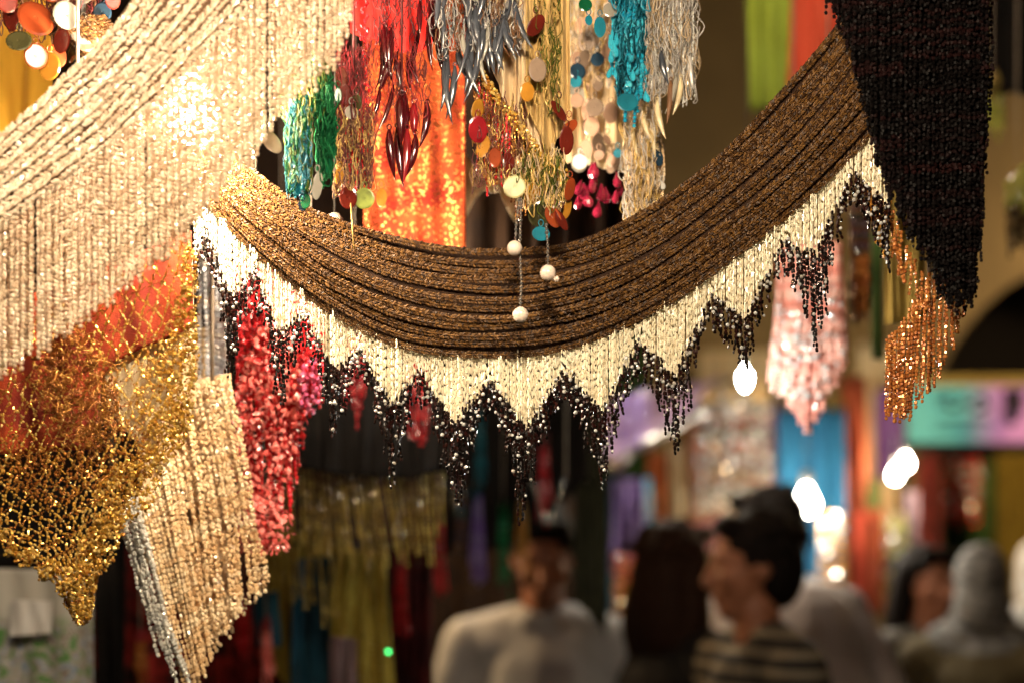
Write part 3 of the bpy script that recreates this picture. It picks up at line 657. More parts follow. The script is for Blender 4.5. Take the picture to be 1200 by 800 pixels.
# ------------------------------------------------------------------ people
def capsule(mb, a, b, r0, r1, n=14):
    a, b = np.array(a, float), np.array(b, float); d = unit(b - a); q = []; r = []
    for t in (.02, .3, .6, .85): c = math.cos(math.asin(min(1, t))); q.append(a - d * r0 * c); r.append(r0 * t)
    for t in np.linspace(0, 1, 5): q.append(a + (b - a) * t); r.append(r0 + (r1 - r0) * t)
    for t in (.85, .6, .3, .02): c = math.cos(math.asin(t)); q.append(b + d * r1 * c); r.append(r1 * t)
    tube(mb, q, r, n)
def ell(mb, c, r, fr=None):
    mb.inst(SPH, [np.array(c, float)], (np.eye(3) if fr is None else fr)[None], [r], 0, True)
def rotz(a): c, s = math.cos(a), math.sin(a); return np.array([[c, -s, 0], [s, c, 0], [0, 0, 1.]])
def rotx(a): c, s = math.cos(a), math.sin(a); return np.array([[1., 0, 0], [0, c, -s], [0, s, c]])
def remesh(mb, voxel, smooth=4):
    me = mb.mesh('tmp'); o = bpy.data.objects.new('tmp', me); COL.objects.link(o)
    m = o.modifiers.new('r', 'REMESH'); m.mode = 'VOXEL'; m.voxel_size = voxel; m.use_smooth_shade = True
    s = o.modifiers.new('s', 'SMOOTH'); s.factor = .5; s.iterations = smooth
    dg = bpy.context.evaluated_depsgraph_get(); ev = o.evaluated_get(dg)
    out = bpy.data.meshes.new_from_object(ev); bpy.data.objects.remove(o, do_unlink=True)
    return out
def part_me(name, me, mat, parent, A, off, label=None):
    """A: 4x4 applied to the vertices (world), then made relative to the thing"""
    me.transform(Matrix(A.tolist())); me.transform(Matrix.Translation(Vector((-off[0], -off[1], -off[2]))))
    me.materials.clear(); me.materials.append(M[mat])
    o = bpy.data.objects.new(name, me); COL.objects.link(o); o.parent = parent; OFF[o.name] = np.array(off)
    return tag(o, label=label)
def person(label, x, y, scale, yaw, top_mat, hair, head_yaw=0.0, head_pitch=0.0, arms=None, top='shirt', hairstyle='short', lean=0.0, wide=1.0, beltz=.86, scarf=None, collar=False, cuff=True):
    t = thing('person', label, 'person', (x, y, 0), 'people in the alley')
    Rz = rotz(yaw); A = np.eye(4); A[:3, :3] = Rz * scale; A[:3, 3] = (x, y, 0)
    def ln(p):   # lean of the upper body about the hips
        p = np.array(p, float)
        if p[2] > .95:
            k = p[2] - .95; p[1] -= math.sin(lean) * k; p[2] = .95 + k * math.cos(lean)
        return p
    arms = arms or {}
    def sides():
        for s in (-1, 1):
            el = arms.get(('e', s), (s * .255, .03, 1.13)); wr = arms.get(('w', s), (s * .25, -.10, .90))
            yield s, ln((s * .185 * wide, .005, 1.405)), ln(el), ln(wr)
    def torso(mb, g):
        ell(mb, (0, .01, .95), (.165 + g, .118 + g, .13 + g)); ell(mb, ln((0, .005, 1.10)), (.150 * wide + g, .110 + g, .17 + g))
        ell(mb, ln((0, .012, 1.28)), (.172 * wide + g, .122 + g, .19 + g))
        capsule(mb, ln((-.145 * wide, .012, 1.395)), ln((.145 * wide, .012, 1.395)), .066 + g, .066 + g)
        for s in (-1, 1): capsule(mb, ln((s * .035, .02, 1.455)), ln((s * .17 * wide, .015, 1.412)), .052 + g, .055 + g)
    def arm(mb, g, full=True):
        for s, sh, el, wr in sides():
            capsule(mb, sh, el, .058 + g, .044 + g); capsule(mb, el, wr if full else el + (wr - el) * .94, .043 + g, .029 + g)
    hy = Rh = rotz(head_yaw) @ rotx(head_pitch); hp = ln((0, -.005, 1.525))
    def H(p): return hp + Rh @ np.array(p, float)
    def head(mb):
        capsule(mb, ln((0, .018, 1.40)), H((0, .005, .02)), .060, .055)
        ell(mb, H((0, .012, .135)), (.076, .096, .098), Rh)          # skull
        ell(mb, H((0, -.030, .085)), (.060, .062, .090), Rh)         # face
        ell(mb, H((0, -.052, .018)), (.036, .036, .032), Rh)         # chin
        capsule(mb, H((-.038, -.074, .135)), H((.038, -.074, .135)), .014, .014)   # brow
        capsule(mb, H((0, -.088, .122)), H((0, -.106, .078)), .0095, .0145)        # nose
        ell(mb, H((0, -.098, .073)), (.018, .012, .010), Rh)
        capsule(mb, H((-.02, -.088, .048)), H((.02, -.088, .048)), .0085, .0085)   # lips
        capsule(mb, H((-.017, -.086, .038)), H((.017, -.086, .038)), .0085, .0085)
        for s in (-1, 1):
            ell(mb, H((s * .075, .012, .10)), (.008, .018, .028), Rh); ell(mb, H((s * .042, -.062, .085)), (.022, .022, .024), Rh)
    mb = MB(); torso(mb, 0); arm(mb, 0); head(mb)
    for s in (-1, 1):
        capsule(mb, (s * .09, .01, .92), (s * .10, -.01, .50), .086, .055); capsule(mb, (s * .10, -.01, .50), (s * .10, .02, .09), .054, .037)
        capsule(mb, (s * .10, .03, .045), (s * .115, -.14, .035), .040, .033)
    for s, sh, el, wr in sides():
        d = unit(wr - el); up = np.array([0, 0, 1.]); side = unit(np.cross(d, up) if abs(d[2]) < .9 else np.array([1., 0, 0]))
        pal = wr + d * .055; fr = np.stack([side, np.cross(d, side), d], 1); ell(mb, pal, (.040, .017, .055), fr)
        for k in range(4):
            base = wr + d * .095 + side * (.030 - .020 * k); l = (.066, .074, .070, .055)[k]; curl = np.cross(d, side) * (-.012)
            capsule(mb, base, base + d * l * .55, .0095, .0088, 8); capsule(mb, base + d * l * .55, base + d * l + curl, .0088, .0075, 8)
        tb = wr + d * .025 + side * .03; capsule(mb, tb, tb + d * .035 + side * .03, .012, .0105, 8)
        capsule(mb, tb + d * .035 + side * .03, tb + d * .065 + side * .035, .0105, .009, 8)
    part_me('body', remesh(mb, .0075, 3), 'skin', t, A, (x, y, 0))
    mb = MB(); torso(mb, .011); arm(mb, .012)
    if collar:
        capsule(mb, ln((-.03, -.02, 1.465)), ln((.03, -.02, 1.465)), .045, .045)
    if top in ('shirt',):
        capsule(mb, (0, .01, .86), (0, .01, .98), .15, .15)
    part_me(top, remesh(mb, .010, 5), top_mat, t, A, (x, y, 0))
    mb = MB(); ell(mb, (0, .01, .93), (.172, .126, .12))
    for s in (-1, 1):
        capsule(mb, (s * .09, .01, .92), (s * .10, -.01, .50), .096, .068); capsule(mb, (s * .10, -.01, .50), (s * .10, .02, .10), .068, .058)
    part_me('trousers', remesh(mb, .012, 4), 'trousers', t, A, (x, y, 0))
    for s in (-1, 1):
        mb = MB(); capsule(mb, (s * .10, .035, .05), (s * .117, -.15, .04), .048, .040); capsule(mb, (s * .10, .03, .05), (s * .10, .03, .11), .05, .045)
        part_me('shoe', remesh(mb, .01, 3), 'shoe', t, A, (x, y, 0))
    if hairstyle != 'none':
        mb = MB()
        ell(mb, H((0, .024, .150)), (.085, .100, .098), Rh); ell(mb, H((0, .055, .105)), (.080, .072, .10), Rh)
        capsule(mb, H((-.045, -.055, .205)), H((.045, -.055, .205)), .026, .026)   # fringe of hair over the forehead
        for s in (-1, 1): capsule(mb, H((s * .070, -.005, .165)), H((s * .072, .012, .105)), .016, .010)
        if hairstyle == 'long':
            for s in (-1, 1):
                capsule(mb, H((s * .06, .03, .15)), H((s * .085, .05, -.03)), .045, .045); capsule(mb, H((s * .085, .05, -.03)), H((s * .07, .07, -.10)), .045, .03)
            ell(mb, H((0, .085, .02)), (.085, .05, .15), Rh)
        for k in range(22):      # locks
            a = rng.uniform(-1, 1, 3); a[2] = abs(a[2]); a = unit(a); a[1] = a[1] * .9 + .15
            c = np.array([0, .024, .150]) + a * np.array([.084, .098, .098]); d = np.array([rng.normal() * .02, .03 * abs(a[1]), -.025])
            capsule(mb, H(c), H(c + d), .011, .004, 6)
        hm = remesh(mb, .0065, 1)
        part_me('hair', hm, hair, t, A, (x, y, 0))
    if scarf:
        mb = MB(); ell(mb, H((0, .018, .140)), (.088, .106, .108), Rh); ell(mb, H((0, .035, .05)), (.092, .09, .12), Rh)
        capsule(mb, ln((-.10, .0, 1.44)), ln((.10, .0, 1.44)), .085, .085); ell(mb, ln((0, -.02, 1.40)), (.16, .13, .09))
        for k in range(5):
            a = -1.2 + k * .6; capsule(mb, H((math.sin(a) * .09, .02 - math.cos(a) * .07, .01)), ln((math.sin(a) * .16, -math.cos(a) * .12, 1.38)), .022, .018)
        part_me('headscarf', remesh(mb, .009, 3), scarf, t, A, (x, y, 0))
    return t
def at_eye(px, eye_py, D, h=1.625):     # where to stand and how tall, from the eye row
    p = P(px, eye_py, D); return p[0], p[1], p[2] / h
# man in the white shirt, half hidden under the dangling goods, looking down
x, y, s = at_eye(640, 642, 3.75)
person('man in a loose white shirt looking down beneath the dangling goods', x, y, s * .985, -.15, 'white_shirt', 'hair_dark', .15, .35, lean=.12, wide=1.10, collar=True,
       arms={('e', -1): (-.30, -.02, 1.10), ('w', -1): (-.20, -.24, 1.02), ('e', 1): (.29, -.02, 1.10), ('w', 1): (.22, -.24, 1.02)})
x, y, s = at_eye(886, 668, 3.2)
person('man in a dark striped jersey seen in profile', x, y, s, -1.25, 'stripe_jersey', 'hair_dark', -.30, .05, wide=.98)
x, y, s = at_eye(988, 634, 4.0)
person('man in a pale pinstriped shirt seen from behind', x, y, s * 1.05, math.pi + .6, 'pinstripe_shirt', 'hair_dark', .2, .15, lean=.46, wide=1.15)
x, y, s = at_eye(790, 672, 3.6)
person('person with brown hair in a black jacket beside the striped jersey man', x, y, s, 2.3, 'dark_jacket', 'hair_brown', .2, .05, hairstyle='long', top='jacket')
x, y, s = at_eye(1085, 688, 4.4)
person('dark haired person facing the stalls between the pinstriped shirt and the headscarf', x, y, s, .35, 'grey_jacket', 'hair_dark', .1, .0, top='jacket', hairstyle='long')
x, y, s = at_eye(1150, 690, 4.2)
person('person in an olive jacket with a shiny grey headscarf', x, y, s, 2.6, 'olive_jacket', 'hair_dark', .3, .0, top='jacket', scarf='grey_scarf', hairstyle='none', wide=1.05)
x, y, s = at_eye(1224, 672, 5.3)
person('person in a white headscarf beyond the grey headscarf', x, y, s, .4, 'grey_jacket', 'hair_dark', .1, .0, top='jacket', scarf='white_scarf', hairstyle='none')

# ------------------------------------------------------------------ goods hanging behind the front row
def cl(label, mat, top, bot, D, cat='cloth', group=None, name='hanging_cloth', **k):
    k.setdefault('amp', .012); k.setdefault('thick', .002)
    return cloth_thing(name, label, cat, mat, top, bot, D, group, **k)
cl('wide black cloth hanging behind the fringe of the swag', 'black_cloth', [(355, 420), (545, 430)], [(355, 548), (400, 556), (480, 560), (545, 545)], 1.95, folds=5, seed=41)
cl('dark brown cloth behind the swag and the orange glitter cloth', 'brownblack_cloth', [(180, -80), (720, -80)], [(180, 330), (720, 420)], 2.25, folds=8, seed=42)
cl('black cloth hanging behind the dangling horn beads', 'black_cloth', [(520, 100), (760, 60)], [(520, 470), (760, 300)], 2.05, folds=4, seed=43)
cl('dark red and black cloth at the foot of the beige scarf', 'redblack_cloth', [(105, 590), (345, 620)], [(105, 830), (345, 830)], 2.25, folds=6, seed=44)
cl('olive yellow cloth under the olive bead curtain', 'olive_cloth', [(312, 620), (402, 625)], [(312, 760), (345, 830), (402, 830)], 2.20, folds=4, seed=45)
cl('dark teal cloth between the olive and mustard cloths', 'teal_cloth', [(344, 655), (392, 650)], [(344, 830), (392, 830)], 2.16, folds=2, seed=46)
cl('mauve cloth hanging low beside the mustard cloth', 'mauve_cloth', [(386, 745), (418, 748)], [(386, 830), (418, 830)], 2.12, folds=2, seed=47)
cl('mustard glitter cloth hanging beside the teal cloth', 'mustard_cloth', [(396, 640), (452, 650)], [(396, 760), (420, 830), (470, 830)], 2.14, folds=3, seed=48, spread=24)
cl('dark wine red cloth beside the white shirted man', 'darkred_cloth', [(440, 600), (506, 590)], [(440, 830), (506, 830)], 2.4, folds=5, seed=49)
cl('black cloth hanging above the white shirted man', 'black_cloth', [(520, 420), (690, 400)], [(520, 650), (600, 640), (690, 560)], 2.9, folds=6, seed=50)
cl('very dark sheet added behind the white shirted man', 'brownblack_cloth', [(440, 330), (700, 330)], [(440, 860), (700, 860)], 4.7, folds=7, seed=53, amp=.03)  # added sheet, its near-black colour stands in for the dark behind the man
cl('dark olive shawl hanging at the side of the white shirted man', 'darkolive_cloth', [(672, 440), (712, 470)], [(672, 700), (725, 760)], 3.3, folds=3, seed=51)
cl('curved teal cloth scrap on the dark red cloth', 'teal_cloth', [(296, 700), (326, 690)], [(296, 758), (326, 758)], 2.1, folds=1, seed=52)
# small hanging tassels in the dark: red, green, blue
def thin_tassel(label, x, y0, y1, D, mat, yarn, w=7, n=9, rp=1.6):
    t = thing('thin_tassel', label, 'tassel', P(x, y1, D), 'small tassels in the dark of the stall')
    fringe(t, 'bead_strand', mat, [(x - w * .5, y0), (x + w * .5, y0)], [(x - w, y1), (x + w, y1)], n, rp, D, jl=10)
    tangle(t, 'tassel_head', [yarn], x, y0 - 4, w * .5, 6, D, 14, .8, 10)
    cord(t, x, y0 - 6, D, P(x, y0 - 6, D)[2] + .35)
for i, a in enumerate([('scarlet tassel low beside the dark red cloth', 132, 735, 790, 2.1, 'red_bead', 'red_yarn'),
        ('orange drop tassel low beside the scarlet tassel', 165, 750, 788, 2.08, 'copper_bead', 'red_yarn'),
        ('scarlet tassel under the tip of the beige scarf', 285, 700, 765, 2.12, 'red_bead', 'darkred_yarn'),
        ('coral tassel in front of the dark red cloth and olive cloth', 312, 735, 800, 2.08, 'coral_bead', 'red_yarn'),
        ('scarlet tassel beneath the right end of the olive bead curtain', 470, 660, 735, 2.3, 'red_bead', 'red_yarn'),
        ('scarlet tassel between the wine cloth and the green tassel', 515, 610, 690, 2.5, 'red_bead', 'darkred_yarn'),
        ('dark blue tassel above the white shirt sleeve', 560, 580, 680, 2.7, 'purple_bead', 'teal_yarn'),
        ('dark green tassel beside the white shirted man', 590, 600, 680, 2.75, 'green_bead', 'green_yarn'),
        ('thin teal tassel under the black bead zigzag', 563, 490, 560, 2.6, 'teal_bead', 'teal_yarn'),
        ('red tassel in front of the dark stall above the man', 637, 520, 600, 2.7, 'red_bead', 'darkred_yarn'),
        ('amber tassel beside the head of the white shirted man', 612, 600, 660, 2.8, 'amber_bead', 'gold_yarn'),
        ('multicoloured tassel beside the dark teal tassel', 540, 560, 640, 2.65, 'mixed_dark', 'darkred_yarn')]):
    thin_tassel(*a, w=9 if i != 8 else 6)
# silver necklace hanging in a V
t = thing('necklace', 'silver chain necklace hanging in a V above the man', 'necklace', P(642, 612, 2.3))
for a, b in (((622, 560), (636, 604)), ((664, 556), (647, 604))):
    mb = MB(); strand(mb, hang_path(P(*a, 2.3), P(*b, 2.3), 10), MM(1.6, 2.3), T=RND, ln=1.0); part('chain', mb, 'steel_bead', t)
    cord(t, a[0], a[1], 2.3, 2.6)
fringe(t, 'pendant_strand', 'steel_bead', [(634, 600), (650, 600)], [(634, 612), (650, 612)], 4, 2.0, 2.3, jl=1, T=RND, ln=1.0)
# green indicator bead
t = thing('light_string', 'tiny green light on a thin wire below the mustard cloth', 'light', P(455, 763, 2.0))
mb = MB(); mb.inst(SPH, [P(455, 763, 2.0)], np.eye(3)[None], [[.003] * 3], 0, True); part('green_light', mb, 'green_led', t); cord(t, 455, 760, 2.0, 2.3, 'cord_mat', .0008)
# olive bead curtain
t = thing('bead_curtain', 'olive gold bead curtain hanging below the black cloth', 'bead curtain', P(420, 660, 2.0))
fringe(t, 'bead_strand', 'olive_bead', [(326, 535), (420, 552), (522, 545)], [(322, 640), (400, 648), (470, 662), (522, 640)], 26, 2.3, 2.0, jl=10, sway=.001)
fringe(t, 'bead_strand', 'mixed_dark', [(330, 545), (522, 550)], [(326, 630), (518, 650)], 24, 1.6, 2.03, jl=14)
fringe(t, 'bead_strand', 'olive_bead', [(312, 600), (400, 612)], [(318, 680), (400, 735)], 9, 2.4, 2.08, jl=14)
mb = MB(); tube(mb, [P(318, 536, 2.01), P(420, 548, 2.01), P(526, 543, 2.01)], .005, 8); part('rod', mb, 'wood', t)
cord(t, 330, 538, 2.01, RAIL_Z); cord(t, 515, 543, 2.01, RAIL_Z)
# red tassels glimpsed in the zigzag gaps
for lab, x, y0, y1 in (('dark red bead tassel behind the swag fringe beside the coral scarf', 415, 425, 485), ('dark red bead tassel behind the swag fringe over the black cloth', 490, 455, 520)):
    t = thing('bead_tassel', lab, 'tassel', P(x, y1, 1.75), 'red tassels behind the zigzag fringe')
    fringe(t, 'bead_strand', 'darkred_bead', [(x - 14, y0 - 30), (x + 12, y0 - 30)], [(x - 12, y1 - 8), (x + 4, y1), (x + 12, y1 - 12)], 8, 2.0, 1.75, jl=6)
    cord(t, x, y0 - 30, 1.75, RAIL_Z)
# grey printed cloth, lower left
m, tt, b = _new('print_cloth')
tc = tt.nodes.new('ShaderNodeTexCoord'); wv = tt.nodes.new('ShaderNodeTexNoise'); wv.inputs['Scale'].default_value = 34; wv.inputs['Detail'].default_value = 3; wv.inputs['Distortion'].default_value = 2.5
tt.links.new(tc.outputs['Object'], wv.inputs['Vector']); r1 = tt.nodes.new('ShaderNodeValToRGB'); e = r1.color_ramp.elements
e[0].position = .40; e[0].color = (.08, .20, .05, 1); e[1].position = .47; e[1].color = (.42, .40, .36, 1)
for p, c in ((.515, (.09, .045, .03)), (.55, (.45, .43, .39)), (.62, (.05, .15, .28)), (.66, (.46, .44, .40))):
    q = e.new(p); q.color = (*c, 1)
tt.links.new(wv.outputs[0], r1.inputs[0])
sx = tt.nodes.new('ShaderNodeSeparateXYZ'); tt.links.new(tc.outputs['Object'], sx.inputs[0])
mr = tt.nodes.new('ShaderNodeMapRange'); mr.inputs[1].default_value = P(0, 738, 1.9)[2]; mr.inputs[2].default_value = P(0, 718, 1.9)[2]
tt.links.new(sx.outputs[2], mr.inputs[0]); mx = tt.nodes.new('ShaderNodeMixRGB'); mx.inputs[2].default_value = (.42, .40, .35, 1)
tt.links.new(mr.outputs[0], mx.inputs[0]); tt.links.new(r1.outputs[0], mx.inputs[1]); tt.links.new(mx.outputs[0], b.inputs['Base Color']); b.inputs['Roughness'].default_value = .8
cl('pale grey printed cloth with green and brown scrolls', 'print_cloth', [(-60, 664), (108, 668)], [(-60, 840), (108, 840)], 1.9, folds=2, seed=61, amp=.006, cat='cloth', name='printed_cloth')
cl('pale grey folded cloth overlapping the printed cloth', 'white_scarf', [(12, 702), (60, 704)], [(12, 745), (60, 742)], 1.88, folds=1, seed=62, amp=.003, name='folded_cloth')
cl('black cloth hanging between printed cloth and red cloth', 'black_cloth', [(-60, 560), (150, 560)], [(-60, 660), (108, 664), (112, 830), (150, 830)], 2.05, folds=4, seed=63)

# ================================================================== the front row
# ------------------------------------------------------------------ bead swag (brown band, cream fringe, black tips)
DS = 1.30
def Dsw(x):     # the swag's ends hang a little nearer than its middle
    return -.05 * ((np.asarray(x, float) - 600) / 430.0) ** 2
SU = [(120, 20), (210, 115), (285, 190), (350, 236), (430, 268), (510, 286), (590, 292), (670, 283), (750, 248), (830, 192), (900, 125), (962, 52), (1030, -40), (1090, -130)]
SLw = [(60, 20), (170, 150), (244, 240), (300, 298), (376, 362), (470, 408), (580, 420), (675, 407), (765, 370), (850, 312), (935, 246), (1022, 158), (1100, 60), (1170, -50)]
swag = thing('bead_swag', 'brown beaded swag with cream fringe and black zigzag tips', 'bead swag', P(590, 620, DS))
ribbon(swag, 'backing', SU, SLw, DS + .004, 'brown_back', Dfun=Dsw)
ropes(swag, SU, SLw, 12, 1.35, DS, 'brown_bead', 2.4, nsamp=300, crossw=.58, ang=.85, ln=1.8, Dfun=Dsw, mid=.8, wav=.55)
low = smooth_curve(SLw, 500); lowf = lambda x: np.interp(x, low[:, 0], low[:, 1])
PK = [(215, 235), (240, 264), (297, 310), (357, 363), (422, 405), (493, 431), (574, 441), (660, 430), (747, 397), (833, 343), (917, 280), (1000, 197), (1060, 150)]
VL = [(226, 300), (268, 345), (326, 388), (389, 430), (456, 470), (531, 494), (617, 500), (705, 478), (790, 436), (874, 370), (952, 298), (1036, 235)]
zig = []
for i in range(len(VL)): zig += [PK[i], VL[i]]
zig.append(PK[-1]); czig = xi(zig)
BP = [(240, 305), (297, 352), (357, 402), (422, 440), (493, 468), (574, 480), (660, 470), (747, 440), (833, 385), (917, 318), (1000, 238)]
BV = [(226, 350), (268, 450), (326, 486), (389, 520), (459, 560), (535, 600), (611, 606), (706, 572), (793, 538), (874, 438), (957, 408), (1038, 318)]
bnodes = sorted(BP + BV)
def bz(x):
    for (xa, ya), (xb, yb) in zip(bnodes[:-1], bnodes[1:]):
        if xa <= x <= xb:
            t = (x - xa) / (xb - xa)
            return ya + (yb - ya) * t ** 1.7 if yb > ya and (xb, yb) in BV else yb + (ya - yb) * (1 - t) ** 1.7
    return bnodes[0][1] if x < bnodes[0][0] else bnodes[-1][1]
xs = np.arange(228, 1042, 4.3)
for i, x in enumerate(xs):
    x = x + rng.normal() * .5; yc = czig(x) + rng.normal() * 1.8; yb = bz(x) + rng.normal() * 5
    y0 = lowf(x) - 4; d = DS + float(Dsw(x)) + rng.normal() * .0025
    top, mid, bot = P(x, y0, d), P(x, max(yc, y0 + 8), d), P(x + rng.normal() * 1.5, max(yb, yc + 18), d + rng.normal() * .004)
    mb = MB()
    for ox, oz in ((0, 0), (2.15, .0015), (1.1, .005), (3.2, .0055)):
        o2 = np.array([MM(ox, DS), oz, 0]); e2 = o2 + np.array([MM(rng.normal() * .4, DS), 0, MM(rng.normal() * 2.0, DS)])
        strand(mb, hang_path(top + o2, mid + e2, 8, .0003, rng.uniform(0, 6)), MM(1.22, DS), ln=rng.uniform(3.0, 5.0), jit=.05)
    s = part('fringe_strand', mb, 'cream_fringe', swag)
    mb = MB(); strand(mb, hang_path(mid, bot, 12, .0022, rng.uniform(0, 6)), MM(1.8, DS), ln=1.6, jit=.35); OFF[s.name] = OFF[swag.name]
    strand(mb, hang_path(mid + [MM(2.1, DS), .003, 0], bot + [MM(2.1, DS) + .001 * rng.normal(), .004, .004], 12, .0016, rng.uniform(0, 6)), MM(1.8, DS), ln=1.6, jit=.35)
    k = int(rng.integers(1, 5)); w = rng.random((k, 1)); q = mid + (bot - mid) * w + rng.normal(size=(k, 3)) * .0015; q[:, 1] -= .004; z = MM(2.1, DS) * rng.uniform(.6, 1.2, (k, 1))
    mb.inst(RND, q, rot_frames(k), np.concatenate([z, z, z], 1), 1)  # pale beads among the black ones, put in as glints
    part('black_tip', mb, ['black_bead', 'sparkle_bead'], s)
for x, y in ((1050, -80), (100, 30)):
    pass
mb = MB(); tube(mb, hang_path(P(1120, -90, DS + float(Dsw(1120))), np.array([.42, 1.33, RAIL_Z]), 8), .004, 6); part('hanging_cord', mb, 'cord_mat', swag)
mb = MB(); tube(mb, hang_path(P(95, 25, DS + float(Dsw(95))), np.array([-.40, 1.33, RAIL_Z]), 8), .004, 6); part('hanging_cord', mb, 'cord_mat', swag)

# ------------------------------------------------------------------ cream bead shawl, upper left
DC = 1.14
shawl = thing('bead_shawl', 'large cream beaded shawl with thick twisted ropes at its top', 'bead shawl', P(150, 440, DC))
RU = [(-60, 205), (0, 158), (60, 102), (115, 50), (160, -10), (205, -90), (240, -170)]
RL = [(-60, 312), (0, 262), (100, 192), (178, 122), (250, 50), (330, -40), (400, -140)]
ribbon(shawl, 'backing', RU, RL, DC + .007, 'rope_back', bulge=.004)
ropes(shawl, RU, RL, 6, 2.5, DC, 'cream_bead', 4.6, names='bead_rope', nsamp=160, bulge=.004, crossw=.52, ang=.75, ln=1.7, mid=1.6, wav=.4)
rl = smooth_curve(RL, 300); rlf = lambda x: np.interp(x, rl[:, 0], rl[:, 1])
cb = xi([(-40, 455), (0, 436), (50, 412), (100, 372), (150, 336), (200, 298), (225, 268), (245, 238), (270, 208), (300, 188), (318, 142), (347, 110), (375, 88), (405, 56), (412, 10)])
for layer, dz in ((0, 0.0), (1, .007), (2, .014)):
    for x in np.arange(-38 + layer * 2.6, 412, 7.4):
        if layer and (abs(x - 42) < 1.2 or abs(x - 314) < 3): continue
        x = x + rng.normal() * .6; d = DC + dz + rng.normal() * .0015
        y0 = min(rlf(x), 120 if x > 250 else 999) - 4; y1 = cb(np.clip(x, -40, 412)) + rng.normal() * 5 - layer * 3
        if abs(x - 42) < 1.2 and layer == 0: x += 2
        mb = MB(); strand(mb, hang_path(P(x, y0, d), P(x + rng.normal() * 1.0, y1, d), 10, .0006, rng.uniform(0, 6)), MM(2.7, DC), T=RND, ln=1.05, jit=.35)
        part('fringe_strand', mb, 'cream_bead', shawl)
for x, y in ((175, -60), (300, -50)): cord(shawl, x, y, DC, RAIL_Z, r=.002)

# ------------------------------------------------------------------ upper left corner: yellow cloth, amber paillettes
cl('plain yellow cloth hanging behind the ropes of the cream shawl', 'yellow_cloth', [(-60, -60), (60, -60)], [(-60, 190), (60, 150)], 1.40, folds=2, seed=71, amp=.006)
t = thing('paillette_cluster', 'cluster of amber white and green paillettes above the cream ropes', 'paillettes', P(55, 95, 1.22))
for x, y, r, mat, asp in ((42, 22, 22, 'rust_sequin', 1.15), (78, 18, 17, 'milk_sequin', 1.1), (98, 38, 17, 'milk_sequin', 1), (102, 48, 15, 'peach_sequin', 1),
        (72, 48, 15, 'maroon_sequin', 1.1), (22, 48, 17, 'darkolive_sequin', .8), (42, 66, 15, 'rust_sequin', 1.1), (58, 78, 16, 'amber_sequin', 1.15), (66, 66, 13, 'rust_sequin', 1.2),
        (86, 62, 11, 'darkolive_sequin', 1.3), (12, 20, 15, 'maroon_sequin', 1.3), (120, 15, 12, 'navy_sequin', 1.1), (8, 2, 14, 'maroon_sequin', 1), (30, -8, 16, 'amber_sequin', 1), (60, -10, 14, 'rust_sequin', 1), (100, -8, 14, 'milk_sequin', 1), (132, 0, 10, 'maroon_sequin', 1.2)):
    sequin(t, x, y, r, mat, 1.22 + rng.uniform(-.015, .02), asp=asp)
tangle(t, 'tangled_yarn', ['darkred_yarn', 'brown_yarn'], 55, 5, 60, 26, 1.25, 130, .9, 22)
for x in (20, 60, 100): cord(t, x, -5, 1.24, RAIL_Z)

# ------------------------------------------------------------------ gold net shawl, left
DN = 1.20
net = thing('net_shawl', 'gold crocheted net shawl with bead flowers along its hem', 'net shawl', P(95, 722, DN))
NL = lerp_poly([(-40, 425), (-40, 500), (-40, 570), (-22, 625), (25, 655), (62, 682), (86, 722)])
NR = lerp_poly([(222, 282), (234, 350), (232, 430), (212, 500), (165, 570), (122, 628), (107, 720)])
def NP(u, v, dz=0.0):
    a, b = NL(v), NR(v); c = a + (b - a) * u
    return P(c[0], c[1] + 22 * math.sin(u * math.pi) * (v - .3) * .6, DN - .02 * math.sin(u * 9 + v * 4) * .5 + dz)
nu, nv = 18, 30; G = {}
for i in range(nu + 1):
    for j in range(nv + 1):
        u = (i + (.5 if j % 2 else 0)) / (nu + .5); G[i, j] = NP(min(1, u), j / nv) + rng.normal(size=3) * .0008
mb = MB(); r = MM(1.5, DN)
for j in range(nv):
    for i in range(nu + 1):
        for k in ((i, i - 1) if j % 2 == 0 else (i, i + 1)):
            if 0 <= k <= nu:
                a, b = G[i, j], G[k, j + 1]; m = (a + b) / 2 + rng.normal(size=3) * .0008
                strand(mb, smooth_curve([a, m, b], 6), r, ln=1.5, jit=.6)
part('net_mesh', mb, 'gold_bead', net, kind='stuff')
# horizontal crochet rows
for j in range(0, nv + 1, 2):
    mb = MB(); pts = []
    for u in np.linspace(0, 1, 50):
        pts.append(NP(u, j / nv) + np.array([0, -.001, .0018 * math.sin(u * 130)]) + rng.normal(size=3) * .0008)
    strand(mb, pts, MM(1.0, DN), ln=1.6, jit=1.0); part('crochet_row', mb, 'oldgold_bead', net)
# tangled mass in the middle, dense gold along the right edge
mb = MB()
for x, y in scatter(92, 455, 44, 74, 460, -.3):
    c = P(x, y, DN - .008 + rng.normal() * .005); l = MM(9, DN); pts = [c]
    for k in range(4): pts.append(pts[-1] + rng.normal(size=3) * l * .5)
    tube(mb, smooth_curve(pts, 12), MM(.62, DN), 4, 0, caps=False)
part('gold_thread_tangle', mb, ['oldgold_bead'], net, kind='stuff')
mb = MB()
for cx, cy, rx, ry, n, a in ((213, 430, 17, 95, 560, .05), (196, 505, 24, 46, 380, .5), (180, 445, 16, 50, 120, .3), (150, 575, 32, 52, 460, .75), (118, 640, 22, 45, 320, .45), (98, 690, 14, 30, 170, .2), (222, 320, 10, 34, 110, 0)):
    q = scatter(cx, cy, rx, ry, n, a); m = len(q)
    pos = np.stack([P(x, y, DN - .004 + rng.normal() * .004) for x, y in q]); s = MM(1.9, DN) * rng.uniform(.6, 1.35, (m, 1))
    mb.inst(BEAD, pos, rot_frames(m), np.concatenate([s, s, s * 1.3], 1))
